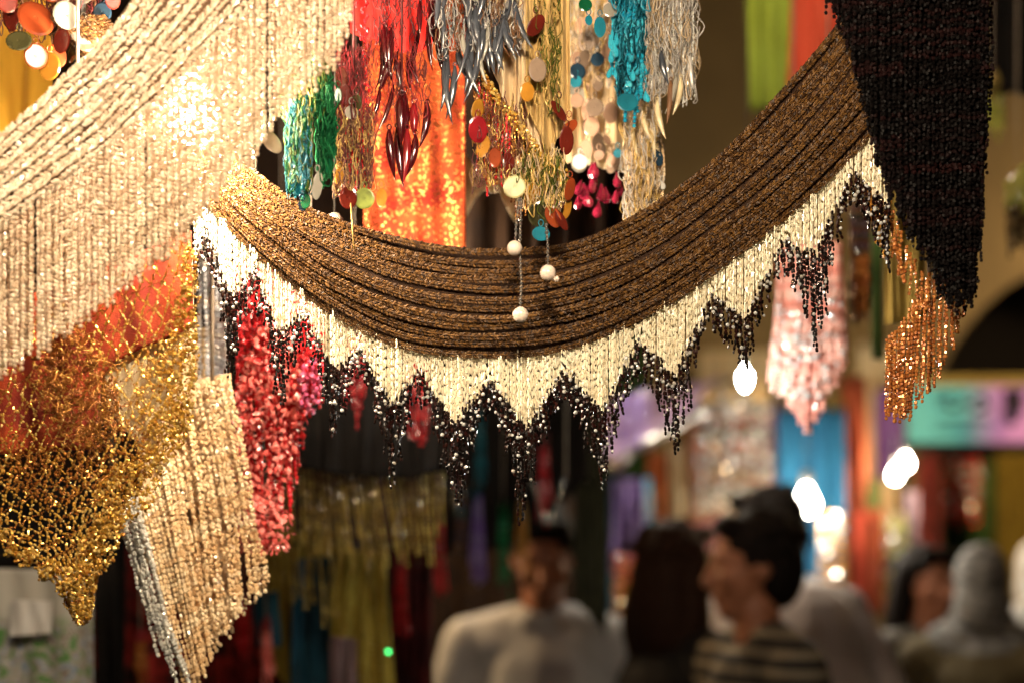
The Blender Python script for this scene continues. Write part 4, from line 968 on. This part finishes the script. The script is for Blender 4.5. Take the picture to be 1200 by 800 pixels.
part('gold_beads', mb, 'gold_bead', net, kind='stuff')
mb = MB()
for cx, cy, rx, ry, n, a in ((130, 530, 42, 46, 420, 0), (60, 560, 55, 30, 260, .3), (25, 540, 45, 34, 200, 0)):
    q = scatter(cx, cy, rx, ry, n, a); m = len(q)
    pos = np.stack([P(x, y, DN - .002 + rng.normal() * .004) for x, y in q]); s = MM(1.5, DN) * rng.uniform(.6, 1.3, (m, 1))
    mb.inst(BEAD, pos, rot_frames(m), np.concatenate([s, s, s * 1.3], 1))
part('copper_beads', mb, 'oldgold_bead', net, kind='stuff')
for x, y, sz in ((-6, 612, 9), (8, 628, 10), (12, 646, 8), (28, 655, 10), (36, 648, 9), (52, 672, 10), (62, 664, 9), (76, 690, 11), (88, 684, 10), (96, 708, 10), (80, 672, 9), (100, 720, 7)):
    mb = MB(); n = 34; q = scatter(x, y, sz, sz * .9, n); pos = np.stack([P(a, b, DN - .004 + rng.normal() * .003) for a, b in q]); s = MM(2.1, DN) * rng.uniform(.7, 1.25, (n, 1))
    mb.inst(BEAD, pos, rot_frames(n), np.concatenate([s, s, s * 1.2], 1)); part('bead_flower', mb, 'gold_bead', net)
for u in (.1, .5, .9):
    p = NP(u, 0); mb = MB(); tube(mb, hang_path(np.array([p[0], p[1], RAIL_Z]), p, 8), .0015, 5); part('cord', mb, 'thread', net)
cl('orange red cloth behind the gold net', 'orange_cloth', [(-50, 380), (224, 270)], [(-50, 535), (108, 526), (118, 440), (132, 424), (205, 393), (224, 380)], 1.245, folds=3, seed=72, amp=.003, nu=70)
cl('bright cream cloth behind the right half of the gold net', 'cream_cloth', [(122, 412), (205, 380), (226, 300)], [(122, 470), (160, 520), (200, 480), (226, 440)], 1.262, folds=3, seed=73, amp=.003)

# ------------------------------------------------------------------ beige and silver scarf below the net
sc = thing('bead_scarf', 'beige beaded scarf with a silver edge hanging below the gold net', 'bead scarf', P(235, 800, 1.40))
for dz in (0, .01):
    fringe(sc, 'bead_strand', 'beige_bead', [(168, 470), (215, 455), (268, 440)], [(236, 765), (262, 735), (312, 684)], 30, 2.5, 1.40 + dz, jl=7, T=BEAD, ln=1.2, dj=.006, sway=.006, tj=.8, jit=.7)
    fringe(sc, 'edge_strand', 'silver_bead', [(134, 604), (160, 575)], [(186, 735), (222, 812)], 10, 2.4, 1.385 + dz, jl=12, ln=1.2, sway=.005, jit=.6)
fringe(sc, 'bead_strand', 'beige_bead', [(160, 575), (205, 540)], [(222, 815), (246, 770)], 13, 2.5, 1.395, jl=8, ln=1.3)
mb = colsheet([(165, 460), (270, 436)], [(165, 640), (235, 770), (262, 735), (305, 690)], 1.418, folds=2, amp=.004, seed=3); part('lining', mb, 'tan_back', sc)
for x in (180, 250): cord(sc, x, 460 if x < 200 else 446, 1.41, RAIL_Z, r=.002)
t = thing('bead_scarf', 'pale grey blue bead strip hanging beside the coral scarf', 'bead scarf', P(252, 560, 1.47))
for dz in (0, .008): fringe(t, 'bead_strand', 'greyblue_bead', [(232, 262), (262, 268)], [(234, 500), (256, 556), (272, 552)], 7, 2.8, 1.47 + dz, jl=8, ln=1.2)
fringe(t, 'bead_strand', 'beige_bead', [(226, 380), (250, 385)], [(210, 560), (258, 590)], 8, 2.6, 1.482, jl=8, ln=1.2)
cord(t, 246, 264, 1.47, RAIL_Z)
# ------------------------------------------------------------------ coral scarf
t = thing('bead_scarf', 'crimson and coral petal scarf behind the left end of the swag', 'bead scarf', P(310, 655, 1.43))
fringe(t, 'bead_strand', 'red_bead', [(276, 300), (380, 345)], [(276, 620), (310, 640), (338, 600), (352, 540), (362, 470), (382, 455)], 26, 2.3, 1.45, jl=8, ln=1.3)
fringe(t, 'bead_strand', 'red_bead', [(276, 300), (380, 345)], [(276, 610), (310, 630), (338, 590), (352, 520), (362, 450), (382, 440)], 26, 2.3, 1.46, jl=8, ln=1.3)
def petals(root, name, mat, pts, D, size):
    mb = MB(); m = len(pts); pos = np.stack([P(x, y, D + rng.normal() * .006) for x, y in pts]); s = MM(size, D) * rng.uniform(.6, 1.3, (m, 1))
    d = np.array([[0, -.5, -.7]]) + rng.normal(size=(m, 3)) * .55
    mb.inst(PETAL, pos, frames_z(d, rng.uniform(0, 6.28, m)), np.concatenate([s * .7, s * .7, s], 1)); part(name, mb, mat, root, kind='stuff')
petals(t, 'coral_petals', 'coral_bead', np.vstack([scatter(312, 490, 38, 120, 700, .10), scatter(312, 615, 30, 34, 300, -.3), scatter(290, 635, 14, 14, 60)]), 1.435, 9)
petals(t, 'red_petals', 'red_bead', np.vstack([scatter(300, 430, 22, 90, 380, 0), scatter(340, 470, 22, 60, 200, 0), scatter(358, 420, 18, 50, 140, 0)]), 1.44, 7)
petals(t, 'rose_petals', 'pinkrose_bead', scatter(364, 450, 14, 32, 120), 1.432, 8)
cord(t, 300, 304, 1.45, RAIL_Z); cord(t, 365, 338, 1.45, RAIL_Z)

# ------------------------------------------------------------------ black shawl and copper fringe, right
DB = 1.20
bs = thing('bead_shawl', 'black beaded shawl hanging over the right end of the swag', 'bead shawl', P(1120, 360, DB))
bl = xi([(968, -60), (972, -5), (990, 38), (1003, 80), (1016, 130), (1022, 170), (1040, 215), (1062, 262), (1082, 296), (1096, 330), (1112, 352), (1122, 358), (1140, 356), (1146, 340), (1152, 250), (1156, 190), (1160, 40), (1162, -60)])
for layer in range(3):
    for x in np.arange(969 + layer * 1.7, 1160, 5.2):
        y1 = float(np.interp(x, [969, 972, 990, 1003, 1016, 1024, 1040, 1062, 1082, 1096, 1112, 1122, 1138, 1146, 1151, 1155, 1160], [-20, 5, 45, 90, 135, 178, 222, 268, 300, 334, 354, 360, 356, 335, 258, 200, 100]))
        xx = x + rng.normal() * .6; d = DB + layer * .006 + rng.normal() * .002
        mb = MB(); strand(mb, hang_path(P(xx, -70, d), P(xx + rng.normal() * 1.2, y1 + rng.normal() * 5, d), 10, .001, rng.uniform(0, 6)), MM(2.5, DB), T=BEAD, ln=1.1, jit=.6)
        part('bead_strand', mb, 'jet_bead', bs)
mb = colsheet([(972, -70), (1158, -70)], [(972, -10), (990, 30), (1003, 75), (1016, 120), (1024, 160), (1040, 205), (1062, 250), (1082, 285), (1112, 338), (1140, 340), (1150, 250), (1158, 90)], DB + .022, folds=2, amp=.003, nu=50); part('lining', mb, 'black_cloth', bs)
for x in (1000, 1060, 1120): cord(bs, x, -68, DB, RAIL_Z, 'cord_mat', .002)
t = thing('bead_scarf', 'copper bead fringe emerging from under the black shawl', 'bead scarf', P(1080, 490, 1.27))
fringe(t, 'bead_strand', 'copper_bead', [(1037, 400), (1060, 372), (1090, 320), (1134, 318)], [(1037, 486), (1052, 490), (1066, 484), (1100, 445), (1134, 366)], 19, 2.3, 1.27, jl=4, sway=.0008, ln=1.1, dj=.0015)
fringe(t, 'bead_strand', 'copper_bead', [(1040, 402), (1062, 374), (1092, 322), (1132, 320)], [(1040, 480), (1054, 484), (1066, 478), (1100, 440), (1132, 360)], 18, 2.0, 1.276, jl=4, sway=.0008, ln=1.1, dj=.0015)
mb = MB(); strand(mb, [P(1018, 150, 1.262), P(1040, 250, 1.262), P(1060, 330, 1.266), P(1036, 402, 1.268)][:3], MM(3, 1.26), T=RND, ln=1); part('trim', mb, 'copper_bead', t)
fringe(t, 'short_strand', 'amber_bead', [(1017, 165), (1030, 190), (1046, 235)], [(1017, 250), (1030, 288), (1046, 292)], 6, 2.5, 1.272, jl=4, ln=1.1)
fringe(t, 'short_strand', 'copper_bead', [(1044, 240), (1064, 290), (1090, 330)], [(1044, 300), (1064, 335), (1090, 372)], 8, 2.4, 1.266, jl=4, ln=1.1)
cord(t, 1040, 240, 1.272, RAIL_Z, r=.002); cord(t, 1090, 322, 1.272, RAIL_Z, r=.002)
# ------------------------------------------------------------------ pink scarf behind
t = thing('bead_scarf', 'pale pink beaded scarf hanging to a point behind the swag', 'bead scarf', P(948, 500, 1.95))
for dz in (0, .01): fringe(t, 'bead_strand', 'pink_bead', [(915, 285), (985, 285)], [(902, 448), (925, 468), (948, 502), (966, 470), (994, 418)], 21, 2.7, 1.95 + dz, jl=5, T=RND, ln=1.0)
mb = colsheet([(910, 285), (988, 285)], [(904, 438), (948, 480), (990, 412)], 1.975, folds=2, amp=.004); part('lining', mb, 'tomato_cloth', t)
cord(t, 930, 286, 1.96, RAIL_Z); cord(t, 970, 286, 1.96, RAIL_Z)
mb = MB(); q = np.vstack([scatter(948, 390, 42, 80, 90)]); k = len(q); z = MM(3.2, 1.94) * rng.uniform(.6, 1.2, (k, 1)); mb.inst(RND, np.stack([P(x, y, 1.94) for x, y in q]), rot_frames(k), np.concatenate([z, z, z], 1)); part('sparkle_beads', mb, 'sparkle_bead', t, kind='stuff')
t = thing('bead_tassel', 'amber and black tassel behind the black tips beside the pink scarf', 'tassel', P(1008, 370, 2.0))
fringe(t, 'bead_strand', 'mixed_dark', [(996, 240), (1018, 240)], [(996, 375), (1020, 365)], 9, 2.4, 2.0, T=RND, ln=1.0)
fringe(t, 'bead_strand', 'copper_bead', [(1000, 300), (1018, 300)], [(1000, 365), (1018, 360)], 6, 2.6, 1.99, T=RND, ln=1.0); cord(t, 1006, 240, 2.0, RAIL_Z)

# ------------------------------------------------------------------ dangling garlands, top centre
cl('orange glitter cloth behind the red horn garland', 'orangeglow_cloth', [(425, -60), (545, -60)], [(425, 270), (470, 290), (545, 300)], 1.46, folds=2, seed=81, amp=.0035, wob=1.4)
cl('scarlet cloth behind the top of the red horn garland', 'red_cloth', [(412, -60), (512, -60)], [(412, 38), (450, 52), (475, 64), (512, 50)], 1.41, folds=3, seed=82, amp=.005)
cl('glittering cream cloth hooked behind the gold trim', 'cream_cloth', [(533, 165), (560, 200), (604, 195)], [(533, 268), (548, 250), (566, 222), (586, 225), (604, 262)], 1.62, folds=2, seed=83, amp=.004)
cl('dark brown cloth behind the gold trim tassel', 'brownblack_cloth', [(536, -60), (760, -60)], [(536, 310), (760, 310)], 1.72, folds=6, seed=84, amp=.01)
# red horn garland
t = thing('horn_garland', 'dark red garland of horn beads and twisted cord', 'garland', P(470, 220, 1.255))
mb = MB(); q = [P(428 + 4 * math.sin(k * 1.9), k * 5.0, 1.25 + .003 * math.cos(k * 1.9)) for k in range(-10, 25)]; strand(mb, q, MM(2.0, 1.25), ln=1.6, jit=.8); part('twisted_cord', mb, 'red_bead', t)
mb = MB(); q = [P(421 - 8 * math.sin(k * .4), k * 5.0, 1.255) for k in range(-10, 30)]; strand(mb, q, MM(1.5, 1.25), ln=1.6, jit=.8); part('twisted_cord', mb, 'red_bead', t)
for k in range(9):
    horn(t, 446 + rng.uniform(0, 14), 28 + rng.uniform(0, 24), rng.uniform(45, 68), rng.uniform(3.4, 5), 'red_horn', 1.25 + rng.normal() * .008, rng.normal() * .15, rng.normal() * .08)
for k in range(6): horn(t, 470 + rng.uniform(-5, 14), 60 + rng.uniform(0, 14), rng.uniform(26, 38), 2.3, 'red_horn', 1.25, rng.uniform(-.1, .5), rng.normal() * .2)
for x, y, l, r, bd, le, mt in ((456, 152, 58, 5.2, .12, .0, 'red_horn'), (466, 150, 70, 5.6, .08, .02, 'red_horn'), (477, 152, 64, 5.2, -.12, .05, 'redbright_horn'), (470, 112, 60, 6.5, 0, 0, 'red_horn'), (474, 108, 56, 5.5, .05, .0, 'red_horn'),
        (485, 122, 40, 6, 0, .02, 'redbright_horn'), (487, 158, 52, 5, -.32, .05, 'red_horn'), (501, 122, 52, 5, -.25, .06, 'red_horn'), (461, 100, 60, 3, -.25, -.1, 'red_horn'), (445, 105, 40, 3, -.3, 0, 'red_horn')):
    horn(t, x, y, l, r, mt, 1.25 + rng.normal() * .004, bd, le)
for k in range(14): horn(t, 490 + rng.uniform(0, 24), rng.uniform(-20, 40), rng.uniform(40, 62), rng.uniform(3, 4.6), 'red_horn', 1.26 + rng.normal() * .008, rng.uniform(-.25, .25), rng.normal() * .1)
tangle(t, 'tangled_yarn', ['red_yarn', 'darkred_yarn'], 455, 100, 48, 46, 1.262, 90, .7, 20); tangle(t, 'tangled_yarn', ['darkred_yarn'], 480, 0, 40, 40, 1.27, 80, .9, 20)
for x in (428, 455, 500): cord(t, x, 0, 1.255, RAIL_Z, 'red_yarn')
cord(t, 472, 112, 1.255, RAIL_Z, 'darkred_yarn')
# green tassel
t = thing('yarn_tassel', 'emerald green looped tassel in front of the swag', 'tassel', P(382, 205, 1.22))
tangle(t, 'yarn_loops', ['green_yarn', 'green_yarn', 'moss_yarn'], 376, 95, 10, 32, 1.22, 90, 1.0, 16); tangle(t, 'yarn_loops', ['green_yarn'], 382, 150, 8, 45, 1.22, 130, 1.3, 26)
tangle(t, 'yarn_loops', ['moss_yarn', 'gold_yarn'], 350, 115, 18, 18, 1.222, 80, .9, 14)
for x, y, r, a in ((382, 145, 8, 2.2), (377, 180, 7, 2.0), (388, 172, 6, 1.8), (382, 194, 8, 1.3), (396, 112, 5, 2)): sequin(t, x, y, r, 'green_sequin', 1.212, asp=a)
cord(t, 385, 68, 1.22, RAIL_Z, 'green_yarn'); cord(t, 345, 110, 1.222, RAIL_Z, 'moss_yarn')
t = thing('yarn_tassel', 'teal and emerald tassel with a blue drop at the shawl edge', 'tassel', P(352, 248, 1.20))
tangle(t, 'yarn_loops', ['green_yarn', 'teal_yarn', 'moss_yarn'], 350, 165, 14, 44, 1.20, 150, 1.0, 22)
for x, y, r, mt, a in ((350, 218, 9, 'teal_sequin', 1.5), (358, 236, 7, 'green_sequin', 1.6), (338, 200, 5, 'green_sequin', 2), (354, 242, 6, 'navy_sequin', 1.2), (318, 166, 12, 'taupe_sequin', 1.5), (372, 218, 7, 'milk_sequin', 2.6), (296, 182, 4, 'green_sequin', 2.4), (346, 160, 6, 'green_sequin', 2)): sequin(t, x, y, r, mt, 1.195, asp=a)
fringe(t, 'bead_strand', 'teal_bead', [(344, 140), (360, 140)], [(346, 225), (360, 230)], 5, 1.8, 1.197, jl=8); cord(t, 350, 126, 1.20, RAIL_Z, 'green_yarn'); cord(t, 318, 150, 1.20, RAIL_Z, 'cord_mat', .0005)
# maroon sequin tassel
t = thing('sequin_tassel', 'maroon tassel with a lime green disc below the red garland', 'tassel', P(422, 245, 1.235))
tangle(t, 'tangled_yarn', ['darkred_yarn', 'brown_yarn', 'gold_yarn'], 415, 175, 22, 42, 1.24, 190, .8, 18); tangle(t, 'tangled_yarn', ['darkred_yarn', 'red_yarn'], 412, 100, 16, 40, 1.245, 90, .9, 18)
fringe(t, 'bead_strand', 'red_bead', [(404, 150), (434, 150)], [(408, 225), (436, 222)], 9, 1.4, 1.24, jl=10)
for x, y, r, mt, a in ((427, 233, 13.5, 'lime_sequin', 1), (408, 232, 12, 'maroon_sequin', 1.2), (447, 232, 7.5, 'amber_sequin', 1.8), (398, 208, 6, 'amber_sequin', 2), (412, 132, 9, 'milk_sequin', 1.2), (405, 112, 9, 'maroon_sequin', 1.6), (418, 120, 7, 'darkolive_sequin', 1.5), (400, 90, 8, 'maroon_sequin', 1.8)): sequin(t, x, y, r, mt, 1.228, yaw=rng.uniform(-.35, .35), asp=a)
cord(t, 416, 110, 1.24, RAIL_Z, 'darkred_yarn'); 
mb = MB(); tube(mb, [P(411, 238, 1.228), P(413, 270, 1.228), P(415, 292, 1.228)], .0006, 4); part('loose_thread', mb, 'gold_yarn', t)
# grey horn garland
t = thing('horn_garland', 'smoky grey blue garland of horn beads', 'garland', P(560, 150, 1.24))
for k in range(34):
    x = rng.uniform(512, 608); horn(t, x, rng.uniform(-25, 62 - abs(x - 550) * .3), rng.uniform(36, 60), rng.uniform(2.6, 4.6), 'grey_horn', 1.24 + rng.normal() * .01, rng.uniform(-.3, .35), rng.normal() * .08)
for x, y, l, bd in ((520, 72, 75, .12), (533, 78, 62, -.2), (560, 60, 62, -.3), (548, 66, 48, .3), (590, 22, 48, .3), (603, 0, 60, .35), (524, 70, 62, -.15)): horn(t, x, y, l, 4.2, 'grey_horn', 1.232, bd, .02)
for x, y, l, bd in ((560, 50, 50, .2), (572, 30, 44, -.2), (542, 40, 44, .25)): horn(t, x, y, l, 3.2, 'milk_sequin', 1.233, bd, .02)
tangle(t, 'tangled_yarn', ['grey_yarn', 'silver_yarn', 'brown_yarn'], 560, 10, 52, 45, 1.25, 170, .8, 20)
for x in (525, 560, 600): cord(t, x, -10, 1.25, RAIL_Z, 'grey_yarn')
# ivory chiffon and gold trim with amber sequins
t = thing('trimmed_scarf', 'ivory chiffon scarf with gold bead trim and amber discs', 'scarf', P(635, 290, 1.265))
mb = colsheet([(572, -60), (652, -60)], [(572, 70), (592, 120), (628, 185), (652, 195)], 1.275, folds=4, amp=.006, seed=91, nu=50); part('chiffon', mb, 'ivory_cloth', t)
mb = colsheet([(616, -60), (668, -60)], [(616, 120), (640, 180), (668, 150)], 1.262, folds=3, amp=.005, seed=92); part('chiffon_fold', mb, 'ivory2_cloth', t)
for dy in (0, 6, 12):
    mb = MB(); strand(mb, smooth_curve([P(566, 84 + dy, 1.255), P(598, 130 + dy, 1.252), P(620, 158 + dy, 1.25), P(646, 194 + dy, 1.25), P(664, 200 + dy, 1.252)], 30), MM(2.2, 1.25), T=RND, ln=1.0, jit=.8); part('bead_trim', mb, 'gold_bead', t)
fringe(t, 'fringe_strand', 'oldgold_bead', [(552, 70), (598, 132), (640, 190)], [(556, 175), (598, 235), (640, 260)], 24, 1.4, 1.258, jl=14, ln=1.5)
fringe(t, 'fringe_strand', 'red_bead', [(556, 90), (600, 140)], [(558, 190), (600, 222)], 10, 1.6, 1.262, jl=12, ln=1.5)
tangle(t, 'tangled_yarn', ['gold_yarn', 'brown_yarn', 'darkred_yarn'], 585, 165, 32, 48, 1.26, 170, .7, 16); tangle(t, 'tangled_yarn', ['gold_yarn', 'tan_yarn', 'moss_yarn'], 634, 210, 28, 30, 1.25, 170, .8, 16)
tangle(t, 'tangled_yarn', ['gold_yarn', 'moss_yarn'], 642, 60, 14, 70, 1.255, 90, .8, 18)
for x, y, r, mt, a, yw in ((603, 219, 15, 'olive_sequin', 1, -.1), (633, 252, 16, 'darkolive_sequin', 1.05, .1), (626, 226, 9, 'amber_sequin', 1.5, .5), (648, 254, 11, 'rust_sequin', 1.4, -.6), (658, 258, 9, 'maroon_sequin', 1.7, .7), (665, 245, 6, 'amber_sequin', 2.2, .6), (560, 152, 13, 'redbright_horn', 1.3, .3), (566, 172, 10, 'amber_sequin', 1.5, -.5), (596, 190, 8, 'maroon_sequin', 1.6, .4), (580, 185, 8, 'rust_sequin', 1.7, .2),
        (664, 165, 10, 'maroon_sequin', 1.8, .3), (667, 150, 9, 'rust_sequin', 1.5, -.4), (655, 130, 9, 'maroon_sequin', 1.8, .6), (668, 222, 8, 'rust_sequin', 1.9, .6), (618, 108, 10, 'amber_sequin', 1.2, .3), (630, 82, 12, 'taupe_sequin', 1.3, .2), (628, 30, 10, 'maroon_sequin', 1.6, .4), (560, 128, 9, 'amber_sequin', 1.5, .5), (634, 274, 12, 'teal_sequin', .8, .2)): sequin(t, x, y, r, mt, 1.24 + rng.uniform(-.006, .004), yaw=yw, asp=a)
for x, y in ((590, -20), (640, -20)): cord(t, x, y, 1.265, RAIL_Z, 'gold_yarn')
# pearl drops
def pearl_drop(label, x0, y0, pts, pearls, D):
    t = thing('pearl_drop', label, 'pearl drop', P(pearls[-1][0], pearls[-1][1] + 10, D), 'pearl drops below the gold trim')
    mb = MB(); strand(mb, [P(x, y, D) for x, y in pts], MM(2.0, D), T=RND, ln=1.0, gap=1.25, jit=.1); part('chain', mb, 'steel_bead', t)
    mb = MB(); tube(mb, [P(x, y, D) for x, y in pts], .0005, 4); part('thread', mb, 'thread', t)
    for x, y, r in pearls:
        mb = MB(); rr = MM(r, D); mb.inst(SPH, [P(x, y, D)], np.eye(3)[None], [[rr, rr, rr]], 0, True); part('pearl', mb, 'pearl', t)
pearl_drop('single pearl on the shortest metal bead chain', 606, 236, [(609, 232), (605, 262), (604, 284)], [(603, 291, 9)], 1.225)
pearl_drop('pearl at the end of the longest metal bead chain', 609, 236, [(611, 232), (609, 290), (611, 330), (610, 360)], [(610, 369, 9.5)], 1.23)
pearl_drop('pearl beside a tiny bead on a chain under the dark disc', 641, 262, [(640, 262), (642, 290), (642, 310)], [(642, 320, 9.5), (652, 327, 3.6)], 1.225)
# peach and pink paillette garland, a little behind
t = thing('paillette_garland', 'peach and pink paillette garland with magenta drops', 'garland', P(695, 250, 1.42))
cols = ['taupe_sequin', 'peach_sequin', 'milk_sequin', 'peach_sequin', 'taupe_sequin', 'taupe_sequin']
for k in range(30): sequin(t, rng.uniform(664, 728), rng.uniform(20, 195), rng.uniform(6, 12), cols[int(rng.integers(0, 6))], 1.43 + rng.normal() * .01, asp=rng.uniform(1, 1.4))
for x, y, r, mt in ((677, 84, 11, 'navy_sequin'), (675, 96, 8, 'teal_sequin'), (700, 70, 9, 'navy_sequin'), (697, 126, 12, 'taupe_sequin'), (680, 190, 10, 'white_sequin'), (702, 182, 7, 'peach_sequin'), (676, 118, 9, 'peach_sequin'), (724, 180, 6, 'teal_sequin'), (657, 50, 8, 'pearl'), (715, 10, 9, 'pearl')): sequin(t, x, y, r, mt, 1.40, yaw=rng.uniform(-.3, .3), tilt=.0)
for k in range(18):
    mb = MB(); x, y = scatter(700, 222, 28, 26, 1)[0]; s = MM(rng.uniform(6, 9), 1.41)
    mb.inst(DROP, [P(x, y, 1.41 + rng.normal() * .008)], frames_z(np.array([[rng.normal() * .2, rng.normal() * .2, 1]])), [[s * .8, s * .8, s * 1.3]]); part('magenta_drop', mb, 'magenta_bead', t)
tangle(t, 'tangled_yarn', ['tan_yarn', 'silver_yarn', 'gold_yarn'], 690, 40, 26, 60, 1.44, 120, .8, 20)
mb = colsheet([(660, -60), (732, -60)], [(660, 190), (732, 200)], 1.455, folds=3, amp=.004, seed=95); part('chiffon', mb, 'ivory_cloth', t)
for x in (670, 700, 720): cord(t, x, -20, 1.43, RAIL_Z, 'tan_yarn')
# turquoise tassel
t = thing('yarn_tassel', 'bright turquoise beaded tassel', 'tassel', P(738, 138, 1.33))
tangle(t, 'yarn_loops', ['turq_yarn', 'teal_yarn'], 738, 25, 22, 75, 1.335, 240, 1.2, 24, taper=.3)
fringe(t, 'bead_strand', 'turq_bead', [(716, -60), (762, -60)], [(718, 80), (738, 134), (756, 100)], 15, 2.4, 1.33, jl=14, T=RND, ln=1.0)
for k in range(16):
    mb = MB(); x, y = rng.uniform(712, 762), rng.uniform(40, 118); s = MM(rng.uniform(4, 6.5), 1.325)
    mb.inst(DROP, [P(x, y, 1.322 + rng.normal() * .006)], frames_z(np.array([[rng.normal() * .2, rng.normal() * .2, 1]])), [[s * .8, s * .8, s * 1.5]]); part('glass_drop', mb, 'turq_bead', t)
for x, y, r, mt, a in ((703, 32, 8, 'teal_sequin', 1.8), (690, 24, 5, 'teal_sequin', 1.4), (715, 12, 9.5, 'milk_sequin', 1), (686, 6, 9, 'green_sequin', 1), (735, 120, 14, 'teal_sequin', .9)): sequin(t, x, y, r, mt, 1.318, asp=a, yaw=.1, tilt=.1)
cord(t, 738, -40, 1.335, RAIL_Z, 'turq_yarn')
# silver fringe with ivory horns
t = thing('yarn_tassel', 'silver grey yarn fringe with ivory horn beads', 'tassel', P(790, 160, 1.33))
tangle(t, 'yarn_loops', ['silver_yarn', 'grey_yarn', 'tan_yarn'], 786, 25, 30, 78, 1.34, 340, .8, 24)
fringe(t, 'yarn_strand', 'silver_bead', [(762, -60), (812, -60)], [(762, 110), (800, 120), (818, 95)], 16, 1.2, 1.335, jl=14, ln=2.2, sway=.004)
for x, y, l, bd, mt in ((770, 118, 46, .2, 'ivory_horn'), (798, 92, 44, -.25, 'ivory_horn'), (792, 88, 46, -.3, 'milk_sequin'), (786, 95, 52, -.12, 'brown_yarn'), (775, 60, 40, .2, 'grey_horn'), (808, 66, 40, .1, 'silver_yarn')): horn(t, x, y, l, 3.8, mt, 1.322, bd, .02)
cord(t, 786, -40, 1.34, RAIL_Z, 'silver_yarn')
# tan yarn fringe
t = thing('yarn_tassel', 'long tan yarn fringe hanging behind the swag', 'tassel', P(755, 255, 1.37))
tangle(t, 'yarn_loops', ['tan_yarn', 'silver_yarn', 'gold_yarn'], 752, 190, 20, 62, 1.375, 200, .9, 26)
fringe(t, 'yarn_strand', 'beige_bead', [(734, 120), (770, 120)], [(732, 262), (782, 245)], 15, 1.4, 1.37, jl=8, ln=2.2, sway=.004)
for x, y, l in ((735, 140, 34), (742, 150, 36), (755, 138, 40), (765, 150, 36)): horn(t, x, y, l, 3, 'ivory_horn', 1.36, rng.normal() * .15)
sequin(t, 771, 185, 8, 'navy_sequin', 1.365, asp=1.6); sequin(t, 776, 218, 5, 'white_sequin', 1.365); cord(t, 752, 126, 1.375, RAIL_Z, 'tan_yarn')
